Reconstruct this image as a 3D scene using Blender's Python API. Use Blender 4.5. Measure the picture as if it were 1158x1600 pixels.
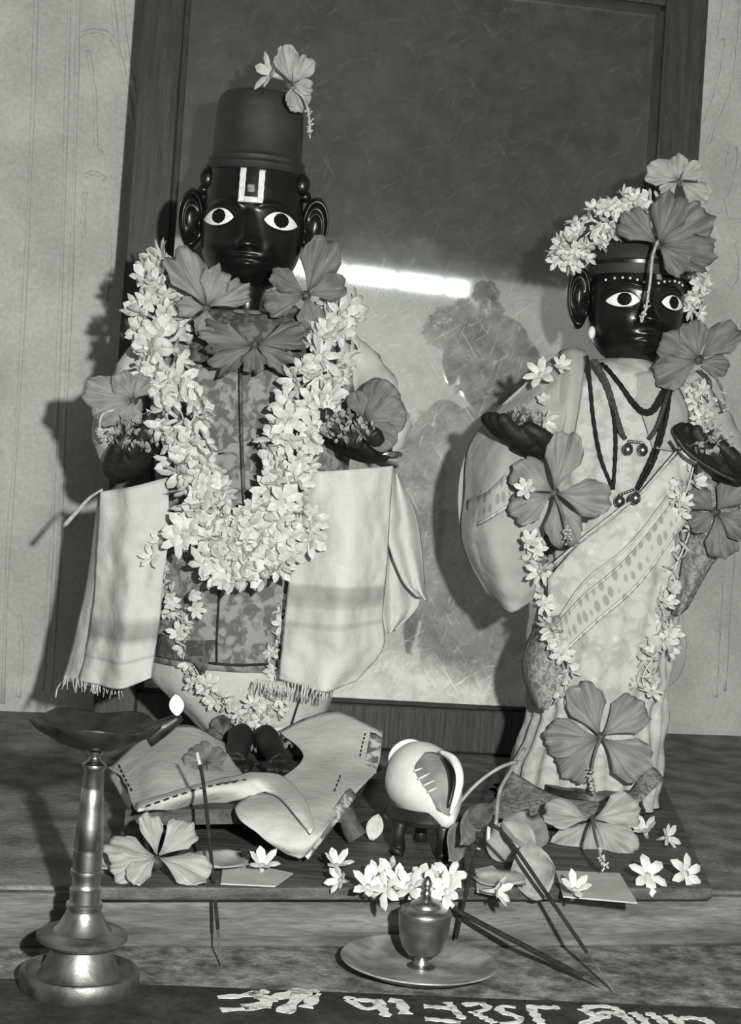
import bpy, bmesh, math, random
import numpy as np
from mathutils import Vector, Matrix, noise

for o in list(bpy.data.objects): bpy.data.objects.remove(o, do_unlink=True)
SC = bpy.context.scene
COL = SC.collection
R = math.radians
random.seed(7)

# ------------------------------------------------------------------ camera
FPX = 2500.0; ROLL = R(4.3); PITCH = R(1.6)
CAM = Vector((0, -1.25, .265))
cam_d = bpy.data.cameras.new('camera'); cam = bpy.data.objects.new('camera', cam_d); COL.objects.link(cam)
cam_d.sensor_fit = 'HORIZONTAL'; cam_d.sensor_width = 36.0; cam_d.lens = FPX / 1158 * 36
cam_d.clip_start = .02; cam_d.clip_end = 50
cam.matrix_world = Matrix.Translation(CAM) @ Matrix.Rotation(R(90) - PITCH, 4, 'X') @ Matrix.Rotation(ROLL, 4, 'Z')
SC.camera = cam
_M3 = cam.matrix_world.to_3x3()
def ray(px, py): return _M3 @ Vector(((px - 579) / FPX, -(py - 800) / FPX, -1))
def P(px, py, Y):
    d = ray(px, py); return CAM + d * ((Y - CAM.y) / d.y)
def G(px, py, z=0.0):
    d = ray(px, py); return CAM + d * ((z - CAM.z) / d.z)

# ------------------------------------------------------------------ light
w = bpy.data.worlds.new('sky'); SC.world = w; w.use_nodes = True
bg = w.node_tree.nodes['Background']; bg.inputs[0].default_value = (.93, 1, .97, 1); bg.inputs[1].default_value = 8.0
fl = bpy.data.lights.new('camera_flash', 'POINT'); fl.energy = 66; fl.color = (.975, 1, .91); fl.shadow_soft_size = .012
flash = bpy.data.objects.new('camera_flash', fl); COL.objects.link(flash); flash.location = CAM + Vector((.125, .0, .085))
SC.view_settings.view_transform = 'Standard'; SC.view_settings.look = 'None'
SC.view_settings.gamma = 1; SC.view_settings.use_curve_mapping = False
SC.view_settings.exposure = 0.0

# ------------------------------------------------------------------ materials
def new_mat(name):
    m = bpy.data.materials.new(name); m.use_nodes = True
    nt = m.node_tree; b = nt.nodes['Principled BSDF']
    return m, nt, b
def N(nt, t, **kw):
    n = nt.nodes.new(t)
    for k, v in kw.items(): setattr(n, k, v)
    return n
def g3(v): return (v, v, v, 1)
def mat(name, lo, hi=None, rough=.7, metal=0, scale=80, detail=5, stretch=(1, 1, 1), bump=0, bscale=None,
        spec=.3, sheen=0, p0=.35, p1=.65, coord='Object', trans=0, fine=None):
    """grey material: noise blends lo..hi, optional second fine noise and a bump"""
    m, nt, b = new_mat(name); L = nt.links
    hi = lo if hi is None else hi
    tc = N(nt, 'ShaderNodeTexCoord'); mp = N(nt, 'ShaderNodeMapping'); mp.inputs['Scale'].default_value = stretch
    L.new(tc.outputs[coord], mp.inputs[0])
    nz = N(nt, 'ShaderNodeTexNoise'); nz.inputs['Scale'].default_value = scale; nz.inputs['Detail'].default_value = detail
    L.new(mp.outputs[0], nz.inputs[0])
    cr = N(nt, 'ShaderNodeValToRGB'); cr.color_ramp.elements[0].position = p0; cr.color_ramp.elements[1].position = p1
    cr.color_ramp.elements[0].color = g3(lo); cr.color_ramp.elements[1].color = g3(hi)
    L.new(nz.outputs['Fac'], cr.inputs[0]); col = cr.outputs[0]
    if fine:
        n2 = N(nt, 'ShaderNodeTexNoise'); n2.inputs['Scale'].default_value = fine[0]; n2.inputs['Detail'].default_value = 3
        L.new(mp.outputs[0], n2.inputs[0])
        mr = N(nt, 'ShaderNodeMapRange'); mr.inputs[1].default_value = .3; mr.inputs[2].default_value = .7
        mr.inputs[3].default_value = 1 - fine[1]; mr.inputs[4].default_value = 1 + fine[1]
        L.new(n2.outputs['Fac'], mr.inputs[0])
        mx = N(nt, 'ShaderNodeMix', data_type='RGBA', blend_type='MULTIPLY'); mx.inputs[0].default_value = 1
        L.new(col, mx.inputs[6]); L.new(mr.outputs[0], mx.inputs[7]); col = mx.outputs[2]
    L.new(col, b.inputs['Base Color'])
    b.inputs['Roughness'].default_value = rough; b.inputs['Metallic'].default_value = metal
    b.inputs['Specular IOR Level'].default_value = spec
    if sheen: b.inputs['Sheen Weight'].default_value = sheen
    if trans:
        b.inputs['Subsurface Weight'].default_value = trans; b.inputs['Subsurface Scale'].default_value = .002
    if bump:
        bn = N(nt, 'ShaderNodeTexNoise'); bn.inputs['Scale'].default_value = bscale or scale * 2; bn.inputs['Detail'].default_value = 6
        L.new(mp.outputs[0], bn.inputs[0])
        bp = N(nt, 'ShaderNodeBump'); bp.inputs['Strength'].default_value = bump; bp.inputs['Distance'].default_value = .002
        L.new(bn.outputs['Fac'], bp.inputs['Height']); L.new(bp.outputs[0], b.inputs['Normal'])
    return m
def uv_ramp_mat(name, stops, axis=1, rough=.85, fine=(900, .06), blotch=(25, .08), interp='LINEAR', spec=.15, weave=True):
    """cloth whose woven stripes run along one UV axis: stops = [(pos, grey)]"""
    m, nt, b = new_mat(name); L = nt.links
    tc = N(nt, 'ShaderNodeTexCoord'); sp = N(nt, 'ShaderNodeSeparateXYZ'); L.new(tc.outputs['UV'], sp.inputs[0])
    cr = N(nt, 'ShaderNodeValToRGB'); cr.color_ramp.interpolation = interp
    e = cr.color_ramp.elements
    while len(e) < len(stops): e.new(.5)
    for i, (p, v) in enumerate(stops): e[i].position = p; e[i].color = g3(v)
    L.new(sp.outputs[axis], cr.inputs[0]); col = cr.outputs[0]
    for sc, amp in (fine, blotch):
        n2 = N(nt, 'ShaderNodeTexNoise'); n2.inputs['Scale'].default_value = sc; n2.inputs['Detail'].default_value = 4
        L.new(tc.outputs['Object'], n2.inputs[0])
        mr = N(nt, 'ShaderNodeMapRange'); mr.inputs[1].default_value = .3; mr.inputs[2].default_value = .7
        mr.inputs[3].default_value = 1 - amp; mr.inputs[4].default_value = 1 + amp
        L.new(n2.outputs['Fac'], mr.inputs[0])
        mx = N(nt, 'ShaderNodeMix', data_type='RGBA', blend_type='MULTIPLY'); mx.inputs[0].default_value = 1
        L.new(col, mx.inputs[6]); L.new(mr.outputs[0], mx.inputs[7]); col = mx.outputs[2]
    L.new(col, b.inputs['Base Color']); b.inputs['Roughness'].default_value = rough; b.inputs['Specular IOR Level'].default_value = spec
    if weave:
        bn = N(nt, 'ShaderNodeTexNoise'); bn.inputs['Scale'].default_value = 140; bn.inputs['Detail'].default_value = 8
        L.new(tc.outputs['Object'], bn.inputs[0])
        bp = N(nt, 'ShaderNodeBump'); bp.inputs['Strength'].default_value = .45; bp.inputs['Distance'].default_value = .002
        L.new(bn.outputs['Fac'], bp.inputs['Height']); L.new(bp.outputs[0], b.inputs['Normal'])
    return m
def petal_mat(name, lo, hi, veins=16, rough=.55):
    m, nt, b = new_mat(name); L = nt.links
    tc = N(nt, 'ShaderNodeTexCoord'); mp = N(nt, 'ShaderNodeMapping'); mp.inputs['Scale'].default_value = (veins, 1.3, 1)
    L.new(tc.outputs['UV'], mp.inputs[0])
    nz = N(nt, 'ShaderNodeTexNoise'); nz.inputs['Scale'].default_value = 1; nz.inputs['Detail'].default_value = 3; nz.inputs['Distortion'].default_value = .6
    L.new(mp.outputs[0], nz.inputs[0])
    cr = N(nt, 'ShaderNodeValToRGB'); cr.color_ramp.elements[0].position = .36; cr.color_ramp.elements[1].position = .62
    cr.color_ramp.elements[0].color = g3(lo); cr.color_ramp.elements[1].color = g3(hi)
    L.new(nz.outputs['Fac'], cr.inputs[0])
    sp = N(nt, 'ShaderNodeSeparateXYZ'); L.new(tc.outputs['UV'], sp.inputs[0])
    c2 = N(nt, 'ShaderNodeValToRGB'); c2.color_ramp.elements[0].position = .02; c2.color_ramp.elements[1].position = .3
    c2.color_ramp.elements[0].color = g3(.35); c2.color_ramp.elements[1].color = g3(1)      # dark throat of the flower
    L.new(sp.outputs[1], c2.inputs[0])
    mx = N(nt, 'ShaderNodeMix', data_type='RGBA', blend_type='MULTIPLY'); mx.inputs[0].default_value = 1
    L.new(cr.outputs[0], mx.inputs[6]); L.new(c2.outputs[0], mx.inputs[7]); L.new(mx.outputs[2], b.inputs['Base Color'])
    b.inputs['Roughness'].default_value = rough; b.inputs['Specular IOR Level'].default_value = .35
    bp = N(nt, 'ShaderNodeBump'); bp.inputs['Strength'].default_value = .3; bp.inputs['Distance'].default_value = .001
    L.new(nz.outputs['Fac'], bp.inputs['Height']); L.new(bp.outputs[0], b.inputs['Normal'])
    return m

M = {}
M['plaster'] = mat('plaster', .44, .57, .9, scale=14, bump=.35, bscale=120, fine=(260, .1))
M['dark_room'] = mat('dark_room', .09, .12, .9, scale=3)
M['room_wall'] = mat('room_wall', .55, .62, .9, scale=4)
M['ledge'] = mat('ledge', .11, .27, .75, scale=30, bump=.5, bscale=150, fine=(300, .25))
M['riser'] = mat('riser', .045, .20, .7, scale=26, stretch=(.35, .35, 3.2), bump=.5, bscale=60, fine=(260, .3), p0=.3, p1=.7)
M['step'] = mat('step', .08, .34, .7, scale=75, bump=.6, bscale=160, fine=(400, .3), p0=.34, p1=.7)
M['dark_strip'] = mat('dark_strip', .022, .05, .7, scale=40, bump=.3, bscale=150, fine=(300, .3))
M['board'] = mat('board', .045, .12, .6, scale=30, stretch=(.5, 4, 4), bump=.4, bscale=60, fine=(300, .3))
M['chalk'] = mat('chalk', .28, .75, .95, scale=190, bump=.4, bscale=400, p0=.3, p1=.5)
M['frame_wood'] = mat('frame_wood', .04, .062, .45, scale=60, stretch=(3, 3, .12), bump=.3, bscale=90, fine=(600, .3))
M['idol'] = mat('idol', .0045, .009, .3, scale=40, spec=.5, bump=.08, bscale=120)
M['idol_dull'] = mat('idol_dull', .02, .036, .6, scale=40, spec=.4, bump=.2, bscale=150)
M['hand_dark'] = mat('hand_dark', .008, .022, .55, scale=70, spec=.35, bump=.3, bscale=200)
M['eye_white'] = mat('eye_white', .85, .9, .4)
M['eye_black'] = mat('eye_black', .004, .006, .25)
M['paint'] = mat('paint', .62, .85, .8, scale=250)
M['paint_grey'] = mat('paint_grey', .16, .3, .6, scale=300)
M['blossom'] = mat('blossom', .52, .68, .6, scale=300, spec=.25, trans=.0)
M['blossom_dull'] = mat('blossom_dull', .55, .75, .6, scale=250, spec=.25, trans=.1)
M['tube_green'] = mat('tube_green', .38, .55, .6, scale=200)
M['hib_dark'] = petal_mat('hib_dark', .095, .16)
M['hib_mid'] = petal_mat('hib_mid', .16, .25)
M['hib_light'] = petal_mat('hib_light', .25, .37)
M['stamen'] = mat('stamen', .3, .5, .6, scale=200)
M['stamen_dark'] = mat('stamen_dark', .1, .2, .6, scale=200)
M['anther'] = mat('anther', .35, .75, .8, scale=600)
M['leaf_dark'] = mat('leaf_dark', .03, .11, .5, scale=120, bump=.3)
M['leaf_mid'] = mat('leaf_mid', .17, .32, .5, scale=90, bump=.3)
M['leaf_light'] = mat('leaf_light', .30, .48, .6, scale=70, bump=.3)
M['tulsi'] = mat('tulsi', .05, .42, .6, scale=220, bump=.6)
M['thread'] = mat('thread', .5, .7, .9, scale=300)
M['cord_black'] = mat('cord_black', .006, .016, .6, scale=700, bump=.5, bscale=1200)
M['cord_grey'] = mat('cord_grey', .02, .09, .6, scale=900, bump=.5, bscale=1200)
M['bell_metal'] = mat('bell_metal', .28, .5, .28, metal=1, scale=160, spec=.5)
M['brass'] = mat('brass', .30, .52, .34, metal=1, scale=70, spec=.5, bump=.06, bscale=300)
M['brass_dull'] = mat('brass_dull', .10, .32, .45, metal=.85, scale=45, spec=.5, bump=.2, bscale=160)
M['iron'] = mat('iron', .012, .05, .42, metal=.4, scale=60, spec=.5, bump=.4, bscale=120)
M['plate'] = mat('plate', .2, .46, .5, metal=.25, scale=55, spec=.4, bump=.35, bscale=130, p0=.4, p1=.7)
M['shell'] = mat('shell', .66, .85, .38, scale=40, spec=.5, bump=.1, bscale=90)
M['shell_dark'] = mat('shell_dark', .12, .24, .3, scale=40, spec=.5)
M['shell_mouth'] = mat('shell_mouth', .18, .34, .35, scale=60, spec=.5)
M['incense'] = mat('incense', .012, .03, .9, scale=300, bump=.4)
M['ash'] = mat('ash', .45, .65, .95, scale=300, bump=.4)
M['paper'] = mat('paper', .42, .52, .9, scale=60)
M['stick'] = mat('stick', .05, .14, .7, scale=100, bump=.4)
M['cloth_plain'] = uv_ramp_mat('cloth_plain', [(0, .5), (1, .5)])
M['cloth_sari'] = uv_ramp_mat('cloth_sari', [(0, .36), (1, .40)], blotch=(16, .16))
M['cloth_cream'] = uv_ramp_mat('cloth_cream', [(0, .52), (1, .52)], blotch=(18, .14))
M['cloth_white'] = uv_ramp_mat('cloth_white', [(0, .56), (1, .56)], blotch=(18, .05))
M['shawl_a'] = uv_ramp_mat('shawl_a', [(0, 0.538), (.56, 0.552), (.6, 0.345), (.63, 0.317), (.66, 0.290), (.68, 0.428), (.7, 0.552), (.76, 0.552), (.775, 0.380), (.79, 0.552), (1, 0.566)], blotch=(20, .05))
M['shawl_b'] = uv_ramp_mat('shawl_b', [(0, 0.580), (.47, 0.593), (.485, 0.400), (.53, 0.359), (.56, 0.428), (.575, 0.538), (.62, 0.552), (.64, 0.414), (.66, 0.538), (1, 0.586)], blotch=(20, .05))
M['hem'] = mat('hem', .14, .62, .8, scale=130, p0=.42, p1=.56)
M['stitch'] = mat('stitch', .015, .03, .9)
# printed tunic cloth
def print_mat(name, light, dark, scale, thr, mid=None, stretch=(1, 1, 1)):
    m, nt, b = new_mat(name); L = nt.links
    tc = N(nt, 'ShaderNodeTexCoord'); mp = N(nt, 'ShaderNodeMapping'); mp.inputs['Scale'].default_value = stretch
    L.new(tc.outputs['Object'], mp.inputs[0])
    nz = N(nt, 'ShaderNodeTexNoise'); nz.inputs['Scale'].default_value = scale; nz.inputs['Detail'].default_value = 2.5; nz.inputs['Distortion'].default_value = .8
    L.new(mp.outputs[0], nz.inputs[0])
    cr = N(nt, 'ShaderNodeValToRGB'); e = cr.color_ramp.elements; e.new(.5)
    e[0].position = thr - .05; e[0].color = g3(dark); e[1].position = thr + .02; e[1].color = g3(mid or (light + dark) / 2); e[2].position = thr + .1; e[2].color = g3(light)
    L.new(nz.outputs['Fac'], cr.inputs[0])
    vo = N(nt, 'ShaderNodeTexVoronoi'); vo.inputs['Scale'].default_value = scale * .9; L.new(mp.outputs[0], vo.inputs[0])
    c2 = N(nt, 'ShaderNodeValToRGB'); c2.color_ramp.elements[0].position = .16; c2.color_ramp.elements[1].position = .24
    c2.color_ramp.elements[0].color = g3(1.15); c2.color_ramp.elements[1].color = g3(1)
    L.new(vo.outputs['Distance'], c2.inputs[0])
    mx = N(nt, 'ShaderNodeMix', data_type='RGBA', blend_type='MULTIPLY'); mx.inputs[0].default_value = 1
    L.new(cr.outputs[0], mx.inputs[6]); L.new(c2.outputs[0], mx.inputs[7]); L.new(mx.outputs[2], b.inputs['Base Color'])
    b.inputs['Roughness'].default_value = .85; b.inputs['Specular IOR Level'].default_value = .15
    bn = N(nt, 'ShaderNodeTexNoise'); bn.inputs['Scale'].default_value = 150; bn.inputs['Detail'].default_value = 7
    L.new(tc.outputs['Object'], bn.inputs[0])
    bp = N(nt, 'ShaderNodeBump'); bp.inputs['Strength'].default_value = .5; bp.inputs['Distance'].default_value = .002
    L.new(bn.outputs['Fac'], bp.inputs['Height']); L.new(bp.outputs[0], b.inputs['Normal'])
    return m
M['tunic'] = print_mat('tunic', .29, .13, 120, .47)
M['yoke'] = print_mat('yoke', .17, .07, 120, .5)
M['sari'] = print_mat('sari', .52, .41, 90, .45)
M['sari_print'] = print_mat('sari_print', .33, .16, 260, .48)
def border_mat(name, light, dark, n, rows):
    """sari border: rows of little round motifs between thin lines, laid out in UV"""
    m, nt, b = new_mat(name); L = nt.links
    tc = N(nt, 'ShaderNodeTexCoord'); mp = N(nt, 'ShaderNodeMapping'); mp.inputs['Scale'].default_value = (n, rows, 1)
    L.new(tc.outputs['UV'], mp.inputs[0])
    vo = N(nt, 'ShaderNodeTexVoronoi'); vo.inputs['Scale'].default_value = 1; vo.inputs['Randomness'].default_value = .35
    L.new(mp.outputs[0], vo.inputs[0])
    cr = N(nt, 'ShaderNodeValToRGB'); cr.color_ramp.elements[0].position = .3; cr.color_ramp.elements[1].position = .42
    cr.color_ramp.elements[0].color = g3(dark); cr.color_ramp.elements[1].color = g3(light)
    L.new(vo.outputs['Distance'], cr.inputs[0])
    sp = N(nt, 'ShaderNodeSeparateXYZ'); L.new(tc.outputs['UV'], sp.inputs[0])
    c2 = N(nt, 'ShaderNodeValToRGB'); c2.color_ramp.interpolation = 'CONSTANT'
    e = c2.color_ramp.elements
    st = [(0, .8), (.04, 1.3), (.08, .55), (.11, 1), (.88, .55), (.91, 1.3), (.96, .8)]
    while len(e) < len(st): e.new(.5)
    for i, (p, v) in enumerate(st): e[i].position = p; e[i].color = g3(v)
    L.new(sp.outputs[1], c2.inputs[0])
    mx = N(nt, 'ShaderNodeMix', data_type='RGBA', blend_type='MULTIPLY'); mx.inputs[0].default_value = 1
    L.new(cr.outputs[0], mx.inputs[6]); L.new(c2.outputs[0], mx.inputs[7]); L.new(mx.outputs[2], b.inputs['Base Color'])
    b.inputs['Roughness'].default_value = .75; b.inputs['Specular IOR Level'].default_value = .25
    return m
M['border'] = border_mat('border', .48, .29, 26, 2)
M['cuff'] = border_mat('cuff', .42, .27, 7, 2)

# ------------------------------------------------------------------ mesh helpers
def link(name, me, m=None, parent=None, smooth=True):
    o = bpy.data.objects.new(name, me); COL.objects.link(o)
    if m is not None and not me.materials: me.materials.append(M[m] if isinstance(m, str) else m)
    if smooth:
        me.polygons.foreach_set('use_smooth', [True] * len(me.polygons))
    if parent is not None: attach(o, parent)
    return o
def attach(o, parent):
    o.parent = parent
    o.matrix_parent_inverse = Matrix.Translation(-Vector(parent.location)) if parent.type == 'EMPTY' else Matrix.Identity(4)
def empty(name, loc):
    o = bpy.data.objects.new(name, None); COL.objects.link(o); o.location = loc; o.empty_display_size = .02
    return o
def tag(o, label, cat, group=None):
    o['label'] = label; o['category'] = cat
    if group: o['group'] = group
    return o
def struct(o): o['kind'] = 'structure'; return o
def pyd(name, v, f, m=None, parent=None, smooth=True, uv=None):
    me = bpy.data.meshes.new(name); me.from_pydata([tuple(p) for p in v], [], f); me.update()
    if uv is not None:
        l = me.uv_layers.new(name='UVMap')
        for lp in me.loops: l.data[lp.index].uv = uv[lp.vertex_index]
    return link(name, me, m, parent, smooth)
def cr_pts(pts, n):
    """Catmull-Rom resample of a list of Vectors to n points"""
    pts = [Vector(p) for p in pts]; k = len(pts) - 1
    if k < 1: return pts * n
    out = []
    for i in range(n):
        t = i / (n - 1) * k; j = min(int(t), k - 1); u = t - j
        p0 = pts[j - 1] if j > 0 else pts[0] * 2 - pts[1]
        p1, p2 = pts[j], pts[j + 1]
        p3 = pts[j + 2] if j + 2 <= k else pts[k] * 2 - pts[k - 1]
        out.append(.5 * ((2 * p1) + (p2 - p0) * u + (2 * p0 - 5 * p1 + 4 * p2 - p3) * u * u + (3 * p1 - p0 - 3 * p2 + p3) * u ** 3))
    return out
def grid_faces(nr, nc, wrap=False):
    f = []
    for i in range(nr - 1):
        for j in range(nc if wrap else nc - 1):
            a = i * nc + j; b = i * nc + (j + 1) % nc
            f.append((a, a + nc, b + nc, b))
    return f
def wr(p, s, seed=0): return noise.noise(Vector((p.x * s + seed, p.y * s, p.z * s - seed)))
def sheet(name, rows, m, parent=None, nu=26, nv=34, wrinkle=.0, wscale=40, thick=.0012, folds=None, zmin=None, seed=0):
    """cloth: control rows (top to bottom) of Vectors, resampled to a smooth grid; real thickness"""
    cr = [cr_pts(r, nu) for r in rows]
    cols = [cr_pts([r[j] for r in cr], nv) for j in range(nu)]
    v = []; uv = []
    for i in range(nv):
        for j in range(nu):
            p = cols[j][i].copy()
            s = j / (nu - 1); t = i / (nv - 1)
            d = wrinkle * (wr(p, wscale, seed) + .5 * wr(p, wscale * 2.3, seed + 5))
            if folds: d += folds[0] * math.sin(s * folds[1] * 2 * math.pi + folds[2]) * (folds[3] + (1 - folds[3]) * t)
            p.y -= d; 
            if zmin is not None and p.z < zmin: p.z = zmin
            v.append(p); uv.append((s, t))
    o = pyd(name, v, grid_faces(nv, nu), m, parent, uv=uv)
    if thick:
        md = o.modifiers.new('thickness', 'SOLIDIFY'); md.thickness = thick; md.offset = 0
    return o
def loft(name, rings, m, parent=None, caps=True, uv=False):
    n = len(rings[0]); v = [p for r in rings for p in r]; f = grid_faces(len(rings), n, True)
    if caps:
        f.append(tuple(range(n))); b = (len(rings) - 1) * n; f.append(tuple(range(b + n - 1, b - 1, -1)))
    return pyd(name, v, f, m, parent)
def body_rings(spec, n=40, nr=40, wrinkle=0, wscale=30, pw=2.0, seed=0, folds=None):
    """spec rows: (px_left, px_right, py, Ycentre, half_depth); smooth stack of horizontal superellipses"""
    ctl = []
    for xl, xr, py, Y, dep in spec:
        a, b = P(xl, py, Y), P(xr, py, Y); c = (a + b) / 2
        ctl.append((c, Vector(((b - a).length / 2, dep, 0))))
    cs = cr_pts([c for c, _ in ctl], nr); hs = cr_pts([h for _, h in ctl], nr)
    rings = []
    for i, (c, h) in enumerate(zip(cs, hs)):
        r = []
        for k in range(n):
            a = 2 * math.pi * k / n; ca, sa = math.cos(a), math.sin(a)
            x = h.x * math.copysign(abs(ca) ** (2 / pw), ca); y = h.y * math.copysign(abs(sa) ** (2 / pw), sa)
            p = Vector((c.x + x, c.y + y, c.z))
            d = wrinkle * (wr(p, wscale, seed) + .5 * wr(p, wscale * 2.1, seed + 3))
            if folds: d += folds[0] * math.sin(a * folds[1]) * (i / nr)
            p += Vector((ca, sa, 0)) * d
            r.append(p)
        rings.append(r)
    return rings
def frames(pts):
    out = []; up = Vector((0, 0, 1)); pn = None
    for i, p in enumerate(pts):
        t = (pts[min(i + 1, len(pts) - 1)] - pts[max(i - 1, 0)]).normalized()
        if pn is None:
            a = up if abs(t.dot(up)) < .9 else Vector((1, 0, 0)); pn = (a - t * a.dot(t)).normalized()
        else: pn = (pn - t * pn.dot(t)).normalized()
        out.append((p, t, pn, t.cross(pn)))
    return out
def tube_vf(pts, rad, n=8, off=0, flat=1.0, close=True):
    """verts / faces of a tapering tube along pts; rad = number, list or function of 0..1"""
    v = []; f = []; k = len(pts)
    for i, (p, t, a, b) in enumerate(frames(pts)):
        u = i / max(1, k - 1)
        r = rad(u) if callable(rad) else (rad[0] + (rad[-1] - rad[0]) * u if isinstance(rad, (list, tuple)) and len(rad) == 2 else (rad[i] if isinstance(rad, (list, tuple)) else rad))
        for j in range(n):
            an = 2 * math.pi * j / n; v.append(p + a * (math.cos(an) * r) + b * (math.sin(an) * r * flat))
    for i in range(k - 1):
        for j in range(n):
            q = i * n + j; s = i * n + (j + 1) % n; f.append((off + q, off + s, off + s + n, off + q + n))
    if close:
        f.append(tuple(off + j for j in range(n - 1, -1, -1))); f.append(tuple(off + (k - 1) * n + j for j in range(n)))
    return v, f
def tube(name, pts, rad, m, parent=None, n=8, res=None, flat=1.0):
    pts = [Vector(p) for p in pts]
    if res: pts = cr_pts(pts, res)
    v, f = tube_vf(pts, rad, n, 0, flat)
    return pyd(name, v, f, m, parent)
def multi(name, parts, m, parent=None):
    """several (verts, faces) joined into one mesh"""
    V = []; F = []
    for v, f in parts:
        o = len(V); V += list(v); F += [tuple(i + o for i in q) for q in f]
    return pyd(name, V, F, m, parent)
def lathe(name, prof, m, parent=None, loc=None, n=48, closed=False):
    """prof: [(r, z)] bottom to top around loc"""
    loc = Vector(loc) if loc is not None else Vector((0, 0, 0)); v = []
    for r, z in prof:
        for k in range(n):
            a = 2 * math.pi * k / n; v.append(loc + Vector((r * math.cos(a), r * math.sin(a), z)))
    f = [(a, d, c, b) for a, b, c, d in grid_faces(len(prof), n, True)]
    if prof[0][0] > 1e-5 and not closed: f.append(tuple(range(n - 1, -1, -1)))
    if prof[-1][0] > 1e-5 and not closed: b = (len(prof) - 1) * n; f.append(tuple(range(b, b + n)))
    o = pyd(name, v, f, m, parent)
    md = o.modifiers.new('edges', 'EDGE_SPLIT'); md.split_angle = R(42)
    return o
def box(name, c, ax, ay, az, m, parent=None, bev=0):
    """box from its centre and three half-axis vectors"""
    v = [c + ax * sx + ay * sy + az * sz for sx in (-1, 1) for sy in (-1, 1) for sz in (-1, 1)]
    f = [(0, 1, 3, 2), (4, 6, 7, 5), (0, 4, 5, 1), (2, 3, 7, 6), (0, 2, 6, 4), (1, 5, 7, 3)]
    o = pyd(name, v, f, m, parent, smooth=False)
    if bev: md = o.modifiers.new('bevel', 'BEVEL'); md.width = bev; md.segments = 2
    return o
def V3(*a): return Vector(a)

# ------------------------------------------------------------------ the setting
YAW = R(14.5); EX = V3(math.cos(YAW), math.sin(YAW), 0); EY = V3(-math.sin(YAW), math.cos(YAW), 0); EZ = V3(0, 0, 1)
FRONT = V3(.026, -.245, 0)                        # a point on the ledge's front edge
STEP_Z = -.035
def LP(a, b, z=0): return FRONT + EX * a + EY * b + EZ * z    # ledge frame: along the edge, inward, up
# altar ledge and the step in front of it
led = box('floor_ledge', LP(0, .32, -.25), EX * 1.6, EY * .32, EZ * .25, 'ledge', bev=.002); struct(led)
ris = box('trim_1', LP(0, -.004, -.0185), EX * 1.6, EY * .004, EZ * .0165, 'riser', bev=.0015); struct(ris)
s0, s1 = G(0, 1529, STEP_Z), G(1120, 1574, STEP_Z); sd = (s1 - s0).normalized(); s0 = s0 - sd * 1.4; s1 = s1 + sd * 1.4
fr0, fr1 = LP(-1.6, -.5, STEP_Z), LP(1.6, -.5, STEP_Z); bk0, bk1 = LP(-1.6, 0, STEP_Z), LP(1.6, 0, STEP_Z)
dz = V3(0, 0, -.45)
me_v = [bk0, bk1, s1, s0, fr1, fr0, bk0 + dz, bk1 + dz, fr1 + dz, fr0 + dz]
st = pyd('floor_step', me_v, [(0, 3, 2, 1), (3, 5, 4, 2), (5, 9, 8, 4), (6, 7, 8, 9), (0, 1, 7, 6)], 'step', smooth=False); struct(st)
st.data.materials.append(M['dark_strip']); st.data.polygons[1].material_index = 1; st.data.polygons[2].material_index = 1

# back wall with moulded ribs and a carved relief
WD = .63
def WP(px, py, off=0.0):
    """point on the back wall under a pixel, pushed off the wall by off"""
    d = ray(px, py); p0 = LP(0, WD); t = (p0 - CAM).dot(EY) / d.dot(EY); return CAM + d * t - EY * off
wall = box('wall_back', LP(0, WD + .06, .7), EX * 2.6, EY * .06, EZ * 1.2, 'plaster'); struct(wall)
def rib(pts, r=.0022, flat=.45):
    q = cr_pts([WP(*p) for p in pts], 24)
    fr = []
    v, f = tube_vf(q, lambda u: r * (1 + .25 * math.sin(u * 23 + pts[0][0])), 8)
    v = [p + EY * ((LP(0, WD) - p).dot(EY)) * (1 - flat) for p in v]
    return pyd('relief_rib', v, f, 'plaster', wall)
for pts in ([(78, -560), (58, -40), (48, 250), (38, 460), (24, 700), (12, 870), (4, 1100)],
            [(132, -560), (110, -40), (104, 150), (97, 400), (88, 640), (80, 860), (66, 1080)],
            [(146, -560), (124, -40), (119, 150), (112, 400), (102, 640), (92, 860), (80, 1080)],
            [(174, -30), (182, 60), (195, 120), (206, 180), (214, 230)],
            [(188, -30), (197, 70), (208, 130), (222, 190)],
            [(137, 78), (144, 120), (149, 170), (150, 228), (160, 240)],
            [(128, 52), (150, 48), (172, 55), (182, 75)], [(133, 300), (130, 340), (131, 372)], [(131, 275), (148, 270), (165, 280)],
            [(166, 470), (170, 420), (172, 380)], [(300, -20), (318, -60), (340, -90)],
            [(1117, 60), (1124, 20), (1128, -20)], [(1092, 200), (1108, 160), (1122, 110), (1130, 60)],
            [(1106, 225), (1120, 185), (1136, 150), (1141, 130), (1160, 124)], [(1153, 0), (1149, 60), (1143, 120)],
            [(1129, 265), (1135, 235), (1139, 222)], [(1150, 230), (1146, 270), (1136, 300), (1129, 308), (1134, 335), (1142, 346), (1165, 342)],
            [(1147, 380), (1152, 420), (1141, 450), (1128, 436)], [(1162, 520), (1157, 640), (1152, 780), (1140, 940), (1132, 1080)],
            [(1063, 960), (1070, 1010), (1062, 1050), (1040, 1075)], [(1128, 900), (1122, 1000), (1118, 1090)], [(30, 960), (34, 1020), (28, 1090)],
            [(1170, 180), (1180, 300), (1200, 420)], [(1190, 600), (1186, 800), (1180, 1000)]):
    rib(pts)
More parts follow.
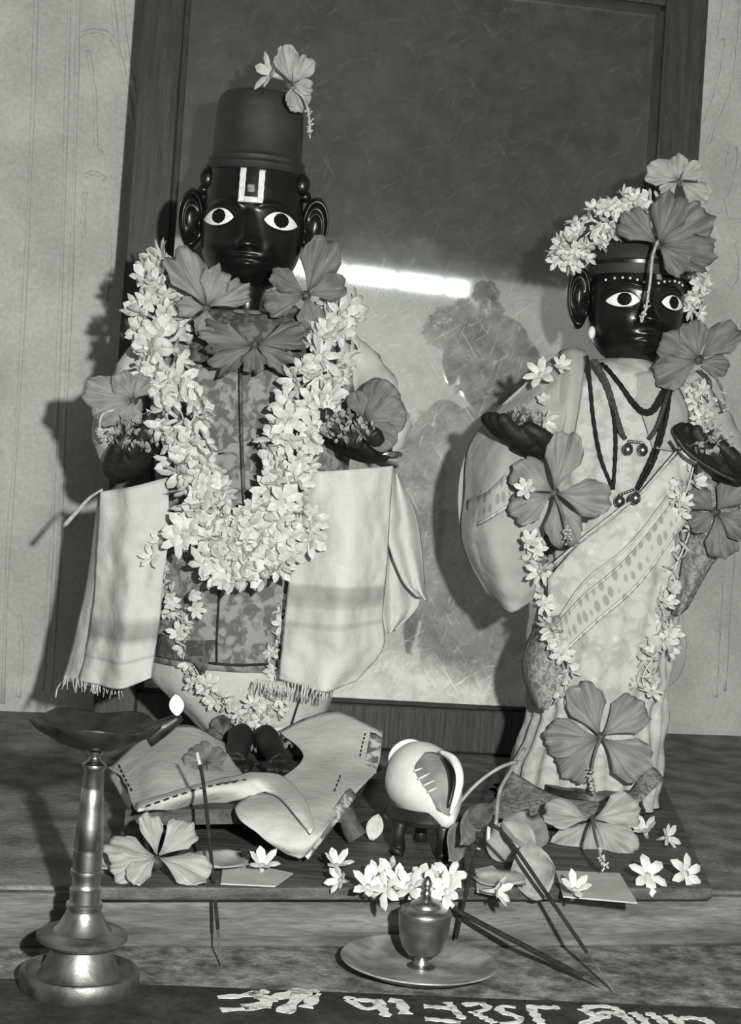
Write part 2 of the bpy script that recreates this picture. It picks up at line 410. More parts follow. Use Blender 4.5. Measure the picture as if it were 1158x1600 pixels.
# the room behind the camera, as the mirror sees it
MYAW = R(9); MLEAN = R(3); MP0 = G(650, 1175)
MN = V3(math.sin(MYAW) * math.cos(MLEAN), -math.cos(MYAW) * math.cos(MLEAN), math.sin(MLEAN))
MU = V3(math.cos(MYAW), math.sin(MYAW), 0); MV = MU.cross(MN) * -1
if MV.z < 0: MV = -MV
def mirror_uv(px, py):
    d = ray(px, py); h = CAM + d * ((MP0 - CAM).dot(MN) / d.dot(MN)); return (h - MP0).dot(MU), (h - MP0).dot(MV)
def room_seen(px, py, Y):
    d = ray(px, py); h = CAM + d * ((MP0 - CAM).dot(MN) / d.dot(MN)); r = d - 2 * d.dot(MN) * MN; return h + r * ((Y - h.y) / r.y)
RB = -2.5
wa, wb = room_seen(540, 415, RB), room_seen(728, 466, RB)
wx0, wx1, wz0, wz1 = wa.x - .35, wb.x, min(wa.z, wb.z) - .005, max(wa.z, wb.z) + .005
xs = [-2.2, wx0, wx1, 2.2]; zs = [-.55, wz0, wz1, 2.0]
vv = []; ff = []
for i in range(3):
    for j in range(3):
        if i == 1 and j == 1: continue
        b = len(vv); vv += [(xs[i], RB, zs[j]), (xs[i + 1], RB, zs[j]), (xs[i + 1], RB, zs[j + 1]), (xs[i], RB, zs[j + 1])]; ff.append((b, b + 1, b + 2, b + 3))
wf = pyd('wall_front', vv, ff, 'room_wall', smooth=False); wf.modifiers.new('thickness', 'SOLIDIFY').thickness = .05; struct(wf)
wf.data.materials.append(M['dark_room'])
for p in wf.data.polygons:
    if p.center.z > wz1: p.material_index = 1          # darker material above the window
win = empty('window_1', V3((wx0 + wx1) / 2, RB, wz0)); struct(win)
cz = (wz0 + wz1) / 2; hx = (wx1 - wx0) / 2; cxw = (wx0 + wx1) / 2
for a, b in ((wz0, 1), (wz1, -1)): box('window_frame', V3(cxw, RB + .012, a + b * .004), V3(hx, 0, 0), V3(0, .01, 0), V3(0, 0, .004), 'room_wall', win)
for k in range(5): box('window_bar', V3(wx0 + (wx1 - wx0) * (k + .5) / 5, RB + .012, cz), V3(.004, 0, 0), V3(0, .01, 0), V3(0, 0, (wz1 - wz0) / 2), 'room_wall', win)
box('window_bar', V3(cxw, RB + .012, cz), V3(hx, 0, 0), V3(0, .006, 0), V3(0, 0, .003), 'room_wall', win)
dr = empty('door_1', V3(wx1 + .36, RB + .02, -.5)); struct(dr)
box('door_panel', V3(wx1 + .36, RB + .012, .5), V3(.33, 0, 0), V3(0, .012, 0), V3(0, 0, 1.0), 'frame_wood', dr)
for sx in (-1, 1): box('door_frame', V3(wx1 + .36 + sx * .335, RB + .02, .5), V3(.02, 0, 0), V3(0, .02, 0), V3(0, 0, 1.0), 'frame_wood', dr)
struct(box('ceiling', V3(0, -1.2, 2.05), V3(2.3, 0, 0), V3(0, 2.3, 0), V3(0, 0, .05), 'dark_room'))
struct(box('floor', V3(0, -1.2, -.55), V3(2.3, 0, 0), V3(0, 2.3, 0), V3(0, 0, .05), 'dark_room'))
struct(box('wall_left', V3(-2.25, -1.2, .75), V3(.05, 0, 0), V3(0, 2.3, 0), V3(0, 0, 1.3), 'room_wall'))
struct(box('wall_right', V3(2.25, -1.2, .75), V3(.05, 0, 0), V3(0, 2.3, 0), V3(0, 0, 1.3), 'room_wall'))

# ------------------------------------------------------------------ the mirror
def mirror_mat():
    m, nt, b = new_mat('old_mirror'); L = nt.links
    tc = N(nt, 'ShaderNodeTexCoord'); sp = N(nt, 'ShaderNodeSeparateXYZ'); L.new(tc.outputs['UV'], sp.inputs[0])
    # film of dust, thick on lower two thirds, ragged above; painted reflection at foot
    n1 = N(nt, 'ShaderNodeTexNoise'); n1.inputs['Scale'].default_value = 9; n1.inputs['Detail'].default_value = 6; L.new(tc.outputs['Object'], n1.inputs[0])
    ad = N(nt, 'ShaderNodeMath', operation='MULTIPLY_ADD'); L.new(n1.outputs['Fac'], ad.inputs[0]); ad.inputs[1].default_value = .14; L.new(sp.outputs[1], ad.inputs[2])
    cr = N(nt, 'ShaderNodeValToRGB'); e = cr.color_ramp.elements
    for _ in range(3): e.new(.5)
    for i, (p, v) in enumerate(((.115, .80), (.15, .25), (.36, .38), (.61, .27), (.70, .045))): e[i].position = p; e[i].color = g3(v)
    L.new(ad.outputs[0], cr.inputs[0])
    # blotches
    n2 = N(nt, 'ShaderNodeTexNoise'); n2.inputs['Scale'].default_value = 38; n2.inputs['Detail'].default_value = 8; n2.inputs['Roughness'].default_value = .7; L.new(tc.outputs['Object'], n2.inputs[0])
    m2 = N(nt, 'ShaderNodeMapRange'); m2.inputs[1].default_value = .35; m2.inputs[2].default_value = .68; m2.inputs[3].default_value = .6; m2.inputs[4].default_value = 1.4; L.new(n2.outputs['Fac'], m2.inputs[0])
    mu = N(nt, 'ShaderNodeMath', operation='MULTIPLY'); L.new(cr.outputs[0], mu.inputs[0]); L.new(m2.outputs[0], mu.inputs[1])
    # wiping scratches, two directions
    last = mu.outputs[0]
    for rot, sc, th in ((35, (45, 1, 420), .66), (-55, (30, 1, 380), .67), (75, (40, 1, 460), .67), (10, (60, 1, 300), .68)):
        mp = N(nt, 'ShaderNodeMapping'); mp.inputs['Rotation'].default_value = (0, R(rot), 0); L.new(tc.outputs['Object'], mp.inputs[0])
        mp2 = N(nt, 'ShaderNodeMapping'); mp2.inputs['Scale'].default_value = sc; L.new(mp.outputs[0], mp2.inputs[0])
        n3 = N(nt, 'ShaderNodeTexNoise'); n3.inputs['Scale'].default_value = 1; n3.inputs['Detail'].default_value = 3; n3.inputs['Distortion'].default_value = .5; L.new(mp2.outputs[0], n3.inputs[0])
        gt = N(nt, 'ShaderNodeMapRange'); gt.inputs[1].default_value = th - .05; gt.inputs[2].default_value = th + .05; gt.inputs[3].default_value = 0; gt.inputs[4].default_value = .22; L.new(n3.outputs['Fac'], gt.inputs[0])
        mm = N(nt, 'ShaderNodeMath', operation='MULTIPLY'); L.new(gt.outputs[0], mm.inputs[0]); L.new(cr.outputs[0], mm.inputs[1])
        a2 = N(nt, 'ShaderNodeMath', operation='MULTIPLY_ADD'); L.new(mm.outputs[0], a2.inputs[0]); a2.inputs[1].default_value = 3.0; L.new(last, a2.inputs[2]); last = a2.outputs[0]
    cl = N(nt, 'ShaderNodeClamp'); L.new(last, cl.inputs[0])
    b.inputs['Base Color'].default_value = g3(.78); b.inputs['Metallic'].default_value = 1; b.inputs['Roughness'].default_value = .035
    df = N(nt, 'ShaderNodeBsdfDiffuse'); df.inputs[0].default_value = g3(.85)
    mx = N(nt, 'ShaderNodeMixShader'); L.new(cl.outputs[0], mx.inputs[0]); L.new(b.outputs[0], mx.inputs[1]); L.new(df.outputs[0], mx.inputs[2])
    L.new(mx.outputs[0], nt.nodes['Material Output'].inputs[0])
    return m
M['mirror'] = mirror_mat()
ul = mirror_uv(207, 232)[0]; ur = mirror_uv(1096, 130)[0]
ui = mirror_uv(285, 60)[0]; uri = mirror_uv(1034, 60)[0]; vb = mirror_uv(650, 1103)[1]; vt = mirror_uv(1000, 8)[1]
vbo = 0.0; vto = vt + .045
mir = empty('wall_mirror', MP0 + MU * ((ul + ur) / 2)); tag(mir, 'large old mirror in a dark wooden frame leaning behind both statues', 'mirror')
def MPt(u, v, off=0.0): return MP0 + MU * u + MV * v + MN * off
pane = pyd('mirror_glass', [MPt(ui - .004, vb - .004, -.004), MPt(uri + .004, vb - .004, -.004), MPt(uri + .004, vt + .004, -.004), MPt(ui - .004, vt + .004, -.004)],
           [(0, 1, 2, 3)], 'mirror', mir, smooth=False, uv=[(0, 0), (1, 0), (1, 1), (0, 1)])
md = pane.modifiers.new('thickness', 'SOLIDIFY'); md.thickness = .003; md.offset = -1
def bar(u0, u1, v0, v1, off0=-.02, off1=.008):
    return box('frame_bar', MPt((u0 + u1) / 2, (v0 + v1) / 2, (off0 + off1) / 2), MU * (abs(u1 - u0) / 2), MV * (abs(v1 - v0) / 2), MN * ((off1 - off0) / 2), 'frame_wood', mir, bev=.002)
bar(ul, ui, vbo + .002, vto); bar(uri, ur, vbo + .002, vto); bar(ui, uri, vbo + .002, vb); bar(ui, uri, vt, vto)
bd = [box('inner_bead', MPt((a + b) / 2, (c + d) / 2, .001), MU * (abs(b - a) / 2), MV * (abs(d - c) / 2), MN * .005, 'idol_dull', mir, bev=.001)
      for a, b, c, d in ((ui, ui + .006, vb, vt), (uri - .006, uri, vb, vt), (ui, uri, vb, vb + .004), (ui, uri, vt - .006, vt))]
box('backing_board', MPt((ul + ur) / 2, (vbo + vto) / 2, -.017), MU * ((ur - ul) / 2 - .006), MV * ((vto - vbo) / 2 - .006), MN * .003, 'frame_wood', mir)

# the low dark board both statues stand on
BZ = .008
bl0 = G(118, 1386, BZ); br0 = G(1114, 1388, BZ); br1 = G(1032, 1212, BZ); bl1 = bl0 + (br1 - br0)
bo = pyd('altar_board', [q + V3(0, 0, z) for z in (0, -BZ) for q in (bl0, br0, br1, bl1)],
         [(0, 1, 2, 3), (7, 6, 5, 4), (0, 4, 5, 1), (1, 5, 6, 2), (2, 6, 7, 3), (3, 7, 4, 0)], 'board', smooth=False)
md = bo.modifiers.new('bevel', 'BEVEL'); md.width = .0015; md.segments = 2
tag(bo, 'low dark wooden board under both statues along the ledge', 'board')

# ------------------------------------------------------------------ heads
def gs(d, s): return math.exp(-(d / s) ** 2)
def sstep(x): x = max(0, min(1, x)); return x * x * (3 - 2 * x)
class Face:
    def __init__(s, a, ry, zb, zt, z0, dome, f): s.a, s.ry, s.zb, s.zt, s.z0, s.dome, s.f = a, ry, zb, zt, z0, dome, f
    def k(s, z):
        if z < s.z0:
            t = min(1, (s.z0 - z) / (s.z0 - s.zb)); return max(0, 1 - t ** 2.7) ** .5
        t = min(1, (z - s.z0) / (s.zt - s.z0))
        return max(0, 1 - t ** 2.4) ** .5 if s.dome else 1 - .10 * t * t
    def bump(s, x, z):
        f = s.f; X = x / s.a; Z = z / s.a; A = abs(X); nt, nb, mz, cz, ex, ez, bz = f['nt'], f['nb'], f['mz'], f['cz'], f['ex'], f['ez'], f['bz']
        t = max(0, min(1, (nt - Z) / (nt - nb))); cut = sstep((Z - (nb - .09)) / .11)
        b = (.05 * sstep((nt - Z + .1) / .15) + .21 * t ** 1.3) * gs(X, .075 + .085 * t) * cut
        b += .11 * gs(A - .15, .075) * gs(Z - nb - .06, .085)
        b += .10 * gs(Z - (mz + .065 - .05 * A), .055) * gs(X, .24) + .10 * gs(Z - (mz - .085), .065) * gs(X, .2) - .06 * gs(Z - mz, .022) * gs(X, .26)
        b += .09 * gs(X, .2) * gs(Z - cz, .15) + .06 * gs(A - .42, .24) * gs(Z - nb, .28)
        b -= .05 * gs(A - ex, .22) * gs(Z - ez, .13)
        b += .05 * gs(Z - (bz - .8 * (A - .45) ** 2), .05) * sstep((A - .08) / .15) * sstep((1.0 - A) / .2)
        return b * s.a
    def front(s, x, z):
        k = s.k(z); w = s.a * k; return -s.ry * k * math.sqrt(max(0, 1 - (x / w) ** 2)) - s.bump(x, z)
    def mesh(s, name, m, parent, nz=90, na=120):
        v = []
        for i in range(nz):
            u = i / (nz - 1); z = s.zb + (s.zt - s.zb) * ((1 - math.cos(u * math.pi)) / 2 if s.dome else 1 - (1 - u) ** 1.6 if False else u ** .8 if u < 1 else 1)
            k = max(.03, s.k(z))
            for j in range(na):
                an = 2 * math.pi * j / na; x = s.a * k * math.sin(an); y = -s.ry * k * math.cos(an)
                c = math.cos(an)
                if c > 0: y -= s.bump(x, z) * sstep(c * 2.2)
                v.append((x, y, z))
        f = grid_faces(nz, na, True); f = [q[::-1] for q in f]
        f.append(tuple(range(na - 1, -1, -1))[::-1]); b = (nz - 1) * na; f.append(tuple(range(b, b + na)))
        return pyd(name, v, f, m, parent)
    def patch(s, name, rects, m, parent, off=.0007, n=10):
        V = []; F = []
        for x0, x1, z0, z1 in rects:
            b = len(V)
            for i in range(n):
                for j in range(n):
                    x = x0 + (x1 - x0) * j / (n - 1); z = z0 + (z1 - z0) * i / (n - 1)
                    x += .0002 * math.sin(z * 3000); V.append((x, s.front(x, z) - off, z))
            F += [tuple(b + q for q in t) for t in grid_faces(n, n)]
        o = pyd(name, V, F, m, parent); md = o.modifiers.new('thickness', 'SOLIDIFY'); md.thickness = .0009; md.offset = 0
        return o
    def eye(s, cx, cz, w, h, ir, parent, slant=0.0, gaze=0.0):
        nu, nv = 60, 24; V = []; F = []; mi = []
        def pt(u, q, off=0.0):
            x = cx + w * u; z = cz + h * q * max(0, 1 - abs(u) ** 2.2) ** .85 + slant * u * w - h * .12 * u * u
            return Vector((x, s.front(x, z) - .0006 - off - .0018 * (1 - u * u) * (1 - q * q), z))
        for i in range(nv):
            for j in range(nu): V.append(pt(-1 + 2 * j / (nu - 1), -1 + 2 * i / (nv - 1)))
        F = grid_faces(nv, nu)
        for q in F:
            c = sum((V[t] for t in q), Vector()) / 4
            mi.append(1 if (c.x - cx - gaze) ** 2 + (c.z - cz - h * .05) ** 2 < ir * ir else 0)
        o = pyd('eye', V, F, 'eye_white', parent); o.data.materials.append(M['eye_black'])
        for p, k in zip(o.data.polygons, mi): p.material_index = k
        md = o.modifiers.new('thickness', 'SOLIDIFY'); md.thickness = .0012; md.offset = 0
        parts = []
        for q, r in ((1.18, .0011), (-1.18, .0008)):
            parts.append(tube_vf([pt(u, q, .0002) for u in np.linspace(-1.06, 1.06, 24)], lambda u, r=r: r * (.4 + .6 * math.sin(math.pi * u)), 6))
        multi('eyelid', parts, 'idol', parent)
def ear(parent, cx, cz, w, h, side, y=.004, twist=0.0):
    nr, na = 22, 56; V = []
    def ol(t):
        k = 1 + .12 * math.cos(t - 1.2) - .10 * math.cos(2 * t + .3)
        return Vector((math.cos(t) * w * k * (1 - .25 * (math.sin(t) < 0) * abs(math.sin(t)) ** 2), 0, math.sin(t) * h * k))
    for i in range(nr):
        q = i / (nr - 1)
        for j in range(na):
            t = 2 * math.pi * j / na; p = ol(t) * q
            outer = .5 + .5 * math.cos(t - .75)                       # the helix runs round the top and the outer side only
            rim = .0058 * gs(q - .86, .12) * (.12 + .88 * outer ** .7)
            fold = .0040 * gs(q - .5, .10) * max(0, math.cos(t - .9)) ** 1.2
            trag = .0050 * gs((p.x + w * .62) / w, .22) * gs(p.z / h + .05, .22)
            lobe = .0045 * gs((p.x + w * .1) / w, .5) * gs(p.z / h + .75, .25)
            V.append(p + V3(0, -rim - fold - trag - lobe + .002 * gs(q, .35), 0))
    for i in range(4):
        q = 1 - i / 3.0
        for j in range(na):
            p = ol(2 * math.pi * j / na) * (.98 * q); V.append(p + V3(0, .006, 0))
    cs, sn = math.cos(twist), math.sin(twist)
    V = [Vector((p.x * cs - p.y * sn, p.x * sn + p.y * cs, p.z)) for p in V]
    V = [Vector((p.x * side + cx, p.y + y, p.z + cz)) for p in V]
    F = grid_faces(nr + 4, na, True)
    if side < 0: F = [q[::-1] for q in F]
    o = pyd('ear', V, F, 'idol', parent); return o
def ball_vf(c, r, n=10, sq=(1, 1, 1)):
    v = []; m = n
    for i in range(m + 1):
        th = math.pi * i / m
        for j in range(n):
            a = 2 * math.pi * j / n; v.append(Vector(c) + Vector((r * sq[0] * math.sin(th) * math.cos(a), r * sq[1] * math.sin(th) * math.sin(a), r * sq[2] * math.cos(th))))
    return v, grid_faces(m + 1, n, True)
def hand(W, T, m, parent, width=.022, th=.0075, curl=.012, lift=0.0, name='hand', voxel=.0012):
    """cupped hand from wrist W to fingertips T, palm up; four fingers and a thumb, fused by remeshing"""
    W = Vector(W); T = Vector(T); d = (T - W).normalized(); L = (T - W).length
    up = (EZ - d * d.z).normalized(); s = d.cross(up)
    if s.y > 0: s = -s
    parts = []
    pl = [W + d * (L * u) + up * (curl * .15 * u) for u in np.linspace(0, .58, 8)]
    parts.append(tube_vf(pl, lambda u: th * (.85 + .25 * math.sin(math.pi * u)), 14, flat=width / (2 * th)))
    for k in range(4):
        off = (k - 1.5) * width * .26; ln = (.94, 1.0, .97, .86)[k]
        pts = [W + d * (L * (.45 + .55 * u * ln)) + s * (off * (1 + .1 * u)) + up * (curl * (.1 + u ** 2)) for u in np.linspace(0, 1, 7)]
        parts.append(tube_vf(pts, lambda u: th * (.66 - .2 * u), 8))
        parts.append(ball_vf(pts[-1], th * .47, 8))
    pts = [W + d * (L * (.14 + .42 * u)) + s * (width * (.42 + .22 * math.sin(2.4 * u))) + up * (curl * (.1 + .8 * u)) for u in np.linspace(0, 1, 6)]
    parts.append(tube_vf(pts, lambda u: th * (.7 - .2 * u), 8)); parts.append(ball_vf(pts[-1], th * .5, 8))
    o = multi(name, parts, m, parent)
    md = o.modifiers.new('fuse', 'REMESH'); md.mode = 'VOXEL'; md.voxel_size = voxel; md.use_smooth_shade = True
    return o

# low wooden stool under the left statue
SZ = .033
stool = empty('low_stool', G(370, 1300, BZ)); tag(stool, 'low wooden stool under the crowned statue, half hidden by the cream cloth', 'stool')
q0 = G(196, 1266, SZ); q1 = G(548, 1262, SZ); sdir = V3(.02, .25, 0)
pyd('seat', [q + V3(0, 0, z) for z in (0, -.010) for q in (q0, q1, q1 + sdir, q0 + sdir)], [(0, 1, 2, 3), (7, 6, 5, 4), (0, 4, 5, 1), (1, 5, 6, 2), (2, 6, 7, 3), (3, 7, 4, 0)], 'board', stool, smooth=False)
for q, sx in ((q0 + V3(.012, .012, 0), -1), (q1 + V3(-.004, .004, 0), 1), (q1 + sdir + V3(-.012, -.012, 0), 1), (q0 + sdir + V3(.012, -.012, 0), -1)):
    tube('leg', [q + V3(0, 0, -.002), q + V3(.004 * sx, -.002, -.012), V3(q.x + .010 * sx, q.y - .004, BZ + .0045)], [.0055, .0075], 'stick', stool, n=10)

# ------------------------------------------------------------------ left statue
AY = .035
base = G(410, 1235, SZ)
SL = empty('crowned_statue', V3(base.x, AY, SZ)); tag(SL, 'black statue with tall cylindrical crown and white forehead mark in a printed tunic', 'statue')
F1 = Face(.0402, .037, -.0425, .058, .004, False, dict(nt=.36, nb=-.30, mz=-.53, cz=-.84, ex=.6, ez=.27, bz=.56))
hd = F1.mesh('head', 'idol', None); hd.location = P(393, 372, AY); hd.parent = SL; hd.matrix_parent_inverse = Matrix.Translation(-SL.location)
for sx in (-1, 1): F1.eye(sx * .0242, .0107, .0122, .0066, .0056, hd, slant=-.04 * sx, gaze=.0003)
for sx in (-1, 1): ear(hd, sx * .049, .0095, .0122, .0225, sx, y=.004, twist=.25)
F1.patch('forehead_mark', [(-.0093, -.0047, .0225, .0492), (.0055, .0100, .0225, .0485), (-.0048, .0056, .0225, .0268)], 'paint', hd)
F1.patch('forehead_jewel', [(-.0028, .0030, .0305, .0365)], 'paint_grey', hd, off=.0005, n=5)
lathe('crown', [(.0370, .050), (.0392, .0525), (.0398, .0545), (.0385, .0562), (.0378, .0570), (.0386, .0584), (.0386, .0600), (.0368, .0612), (.0358, .0640), (.0352, .085), (.0344, .102), (.0332, .1085), (.0300, .1125), (.0200, .1150), (0, .1158)], 'idol_dull', hd, n=64)
for sx in (-1, 1):
    multi('hair_curl', [ball_vf((sx * .0375, -.008, .0435), .0068, 12, (1, .9, 1.3)), ball_vf((sx * .0405, -.002, .0355), .005, 10)], 'idol', hd)
lathe('neck', [(.024, -.086), (.019, -.075), (.0135, -.066), (.0115, -.056), (.0125, -.048), (.016, -.036)], 'idol', hd, n=32)
lathe('neck_ring', [(.0135, -.0665), (.0152, -.0655), (.0155, -.0635), (.0135, -.062)], 'idol', hd, n=32, closed=True)
# tunic
rg = body_rings([(330, 455, 488, AY, .02), (262, 525, 520, AY, .036), (232, 560, 570, AY, .044), (236, 556, 650, AY, .047), (244, 535, 760, AY, .05), (240, 512, 880, AY, .052), (236, 492, 960, AY, .056), (236, 478, 1034, AY, .058)], n=56, nr=48, wrinkle=.0025, wscale=32, pw=2.3)
loft('tunic', rg, 'tunic', SL)
# darker printed yoke lying over the chest
yo = sheet('tunic_yoke', [[P(x, y, Y) for x, y, Y in r] for r in (
    [(330, 478, .012), (395, 492, -.004), (462, 478, .012)], [(300, 510, .004), (392, 520, -.012), (490, 508, .004)], [(296, 568, -.004), (392, 575, -.018), (488, 570, -.004)])], 'yoke', SL, nu=20, nv=16, wrinkle=.003, wscale=60)
tube('yoke_band', [P(x, y, Y) for x, y, Y in ((298, 566, -.007), (345, 570, -.016), (395, 575, -.0205), (445, 574, -.016), (488, 570, -.007))], .0011, 'stitch', SL, res=20, n=6)
tube('placket', [P(x, y, Y) for x, y, Y in ((376, 578, -.0195), (377, 650, -.0205), (379, 720, -.0215), (382, 785, -.0225))], .0012, 'yoke', SL, res=20, n=6, flat=3)
tube('hem_edge', [P(x, y, Y) for x, y, Y in ((241, 1021, -.002), (285, 1030, -.018), (330, 1036, -.0265), (376, 1039, -.0285), (420, 1037, -.0255))], .0009, 'stitch', SL, res=20, n=6)
tube('hem_edge', [P(x, y, Y) for x, y, Y in ((343, 918, -.021), (341, 960, -.0245), (339, 1000, -.0265), (339, 1037, -.0275))], .0007, 'stitch', SL, res=14, n=6)
sheet('tunic_flap', [[P(x, y, Y) for x, y, Y in r] for r in (
    [(250, 990, -.012), (290, 1000, -.024), (338, 1000, -.032)], [(243, 1020, -.010), (292, 1029, -.025), (330, 1020, -.034)], [(243, 1024, -.010), (296, 1034, -.025), (319, 1054, -.036)])], 'yoke', SL, nu=14, nv=10, wrinkle=.001, wscale=60)
# pleated lower garment
rg = body_rings([(236, 510, 1018, AY, .05), (232, 522, 1062, AY, .052), (262, 515, 1095, AY, .05), (300, 500, 1130, AY, .046), (335, 486, 1160, AY, .04), (345, 480, 1192, AY, .034)], n=72, nr=30, wrinkle=.0015, wscale=40, folds=(.0016, 13))
rg = [[Vector((p.x, p.y, max(p.z, SZ + .002))) for p in r] for r in rg]
loft('lower_garment', rg, 'cloth_plain', SL)
tube('garment_edge', [P(x, y, Y) for x, y, Y in ((480, 1068, -.006), (466, 1100, -.012), (455, 1135, -.014))], .0007, 'stitch', SL, res=10, n=5)
# sleeves
def sleeve(pts, rad, m, parent, name='sleeve', wrk=.006):
    q = cr_pts([P(*p) for p in pts], 22); v, f = tube_vf(q, rad, 22)
    v = [p + (p - q[min(i // 22, 21)]).normalized() * wrk * (wr(p, 45, 3) + .6 * wr(p, 100, 9)) for i, p in enumerate(v)]
    return pyd(name, v, f, m, parent)
sleeve([(268, 545, AY), (222, 575, .03), (190, 625, .018), (182, 680, .0), (192, 722, -.012)], lambda u: .0175 - .002 * u, 'cloth_cream', SL)
sleeve([(522, 545, AY), (568, 580, .03), (598, 630, .02), (604, 675, .004), (596, 712, -.008)], lambda u: .0185 - .002 * u, 'cloth_cream', SL)
hand(P(178, 742, -.022), P(268, 672, -.045), 'hand_dark', SL, width=.030, th=.0105, curl=.012)
hand(P(604, 702, -.025), P(488, 684, -.045), 'hand_dark', SL, width=.034, th=.0125, curl=.016)
lathe('bangle', [(.0135, 0), (.015, .001), (.015, .003), (.0135, .004)], 'bell_metal', SL, loc=P(598, 712, -.028), n=28, closed=True)
# feet on a small plinth
def foot(c, d, L, parent):
    c = Vector(c); d = Vector(d).normalized(); s = V3(d.y, -d.x, 0); parts = []
    pts = [c + d * (L * u) + EZ * (.016 * (1 - u) ** 1.4 + .006) for u in np.linspace(0, .7, 7)]
    parts.append(tube_vf(pts, lambda u: .0078 - .0018 * u, 12, flat=1.35)); parts.append(ball_vf(pts[0], .0085, 12))
    for k in range(5):
        st_ = c + d * (L * .6) + s * ((k - 2) * .0052) + EZ * .006
        q = [st_ + d * (L * (.42 - .05 * k) * u) - EZ * (.002 * u) for u in np.linspace(0, 1, 5)]
        parts.append(tube_vf(q, lambda u: .0034 - .0006 * u + (.0008 if k == 0 else 0), 8)); parts.append(ball_vf(q[-1], .0030, 8))
    o = multi('foot', parts, 'hand_dark', parent); md = o.modifiers.new('fuse', 'REMESH'); md.mode = 'VOXEL'; md.voxel_size = .0012; md.use_smooth_shade = True
    return o
lathe('plinth', [(.046, .0005), (.048, .004), (.043, .007), (.0425, .012), (.0, .0125)], 'idol_dull', SL, loc=V3(P(405, 1200, AY).x, AY - .008, SZ), n=40)
fx = P(405, 1200, AY).x
foot(V3(fx - .010, -.050, SZ + .002), (-.05, -1, 0), .046, SL); foot(V3(fx + .008, -.048, SZ + .002), (.45, -1, 0), .046, SL)

# ------------------------------------------------------------------ right statue
BY = .05
base2 = G(930, 1240, BZ)
SR = empty('draped_statue', V3(base2.x, BY, BZ)); tag(SR, 'smaller black statue with flowers on the head draped in a patterned sari', 'statue')
F2 = Face(.0388, .0375, -.0475, .056, .004, True, dict(nt=.18, nb=-.34, mz=-.66, cz=-1.02, ex=.52, ez=.065, bz=.40))
h2 = F2.mesh('head', 'idol', None); h2.location = P(992, 482, BY); h2.rotation_euler = (0, R(-1.5), R(10)); h2.parent = SR; h2.matrix_parent_inverse = Matrix.Translation(-SR.location)
for sx in (-1, 1): F2.eye(sx * .0203, .0030, .0112, .0056, .0050, h2, slant=-.03 * sx, gaze=.0004)
ear(h2, -.0465, .0035, .0105, .0235, -1, y=.002, twist=.15); ear(h2, .0455, .0005, .0105, .0225, 1, y=.004, twist=.3)
dots = []
for sx in (-1, 1):
    for k in range(6):
        x = sx * (.006 + .0052 * k); z = .0162 + .0042 * math.sin((k + .6) / 6 * 2.6)
        dots.append(ball_vf((x, F2.front(x, z) - .0002, z), .00105, 7))
multi('brow_dots', dots, 'paint', h2)
for sx in (-1, 1):
    multi('eyebrow', [tube_vf([Vector((x * sx, F2.front(x * sx, z) - .0002, z)) for x, z in [(.004 + .0265 * u, .0085 + .007 * math.sin(2.5 * (u + .12))) for u in np.linspace(0, 1, 18)]], lambda u: .0011 * (.5 + math.sin(math.pi * u) * .5), 6)], 'idol', h2)
F2.patch('forehead_mark', [(.004, .0085, .020, .0275)], 'paint_grey', h2, off=.0004, n=6)
lathe('hair', [(.0392, .024), (.0408, .029), (.0404, .036), (.0375, .045), (.031, .053), (.020, .059), (.008, .062), (0, .0625)], 'idol_dull', h2, n=56)
lathe('hair_band', [(.0385, .0315), (.0412, .0318), (.0415, .0345), (.0400, .036)], 'idol', h2, n=56, closed=True)
lathe('neck', [(.026, -.082), (.018, -.07), (.0145, -.058), (.016, -.046), (.019, -.034)], 'idol', h2, n=32)
multi('ear_stud', [ball_vf((-.0375, -.008, -.0225), .0030, 10, (1, 1, 1.8))], 'paint', h2)
# body under the sari
rg = body_rings([(950, 1018, 562, BY, .02), (895, 1052, 585, BY, .034), (858, 1085, 630, BY, .044), (850, 1088, 720, BY, .05), (848, 1078, 820, BY, .052), (846, 1066, 900, BY, .052), (840, 1052, 980, BY, .053), (826, 1045, 1050, BY, .055), (828, 1036, 1110, BY, .056), (806, 1030, 1180, BY, .06), (782, 1024, 1240, BY, .064), (770, 1022, 1262, BY, .066)], n=110, nr=80, wrinkle=.0045, wscale=38, pw=2.15, seed=4, folds=(.0030, 19))
rg = [[Vector((p.x, p.y, max(p.z, BZ + .001))) for p in r] for r in rg]
loft('sari_body', rg, 'sari', SR)
# printed skirt panel showing on the left flank
sheet('skirt_panel', [[P(x, y, Y) for x, y, Y in r] for r in (
    [(836, 978, .018), (852, 965, -.006), (882, 960, -.016)], [(822, 1010, .016), (842, 1015, -.010), (876, 1040, -.018)], [(816, 1048, .014), (834, 1055, -.012), (868, 1075, -.02)], [(832, 1100, .012), (840, 1105, -.012), (856, 1110, -.02)])], 'sari_print', SR, nu=16, nv=18, wrinkle=.002, wscale=50)
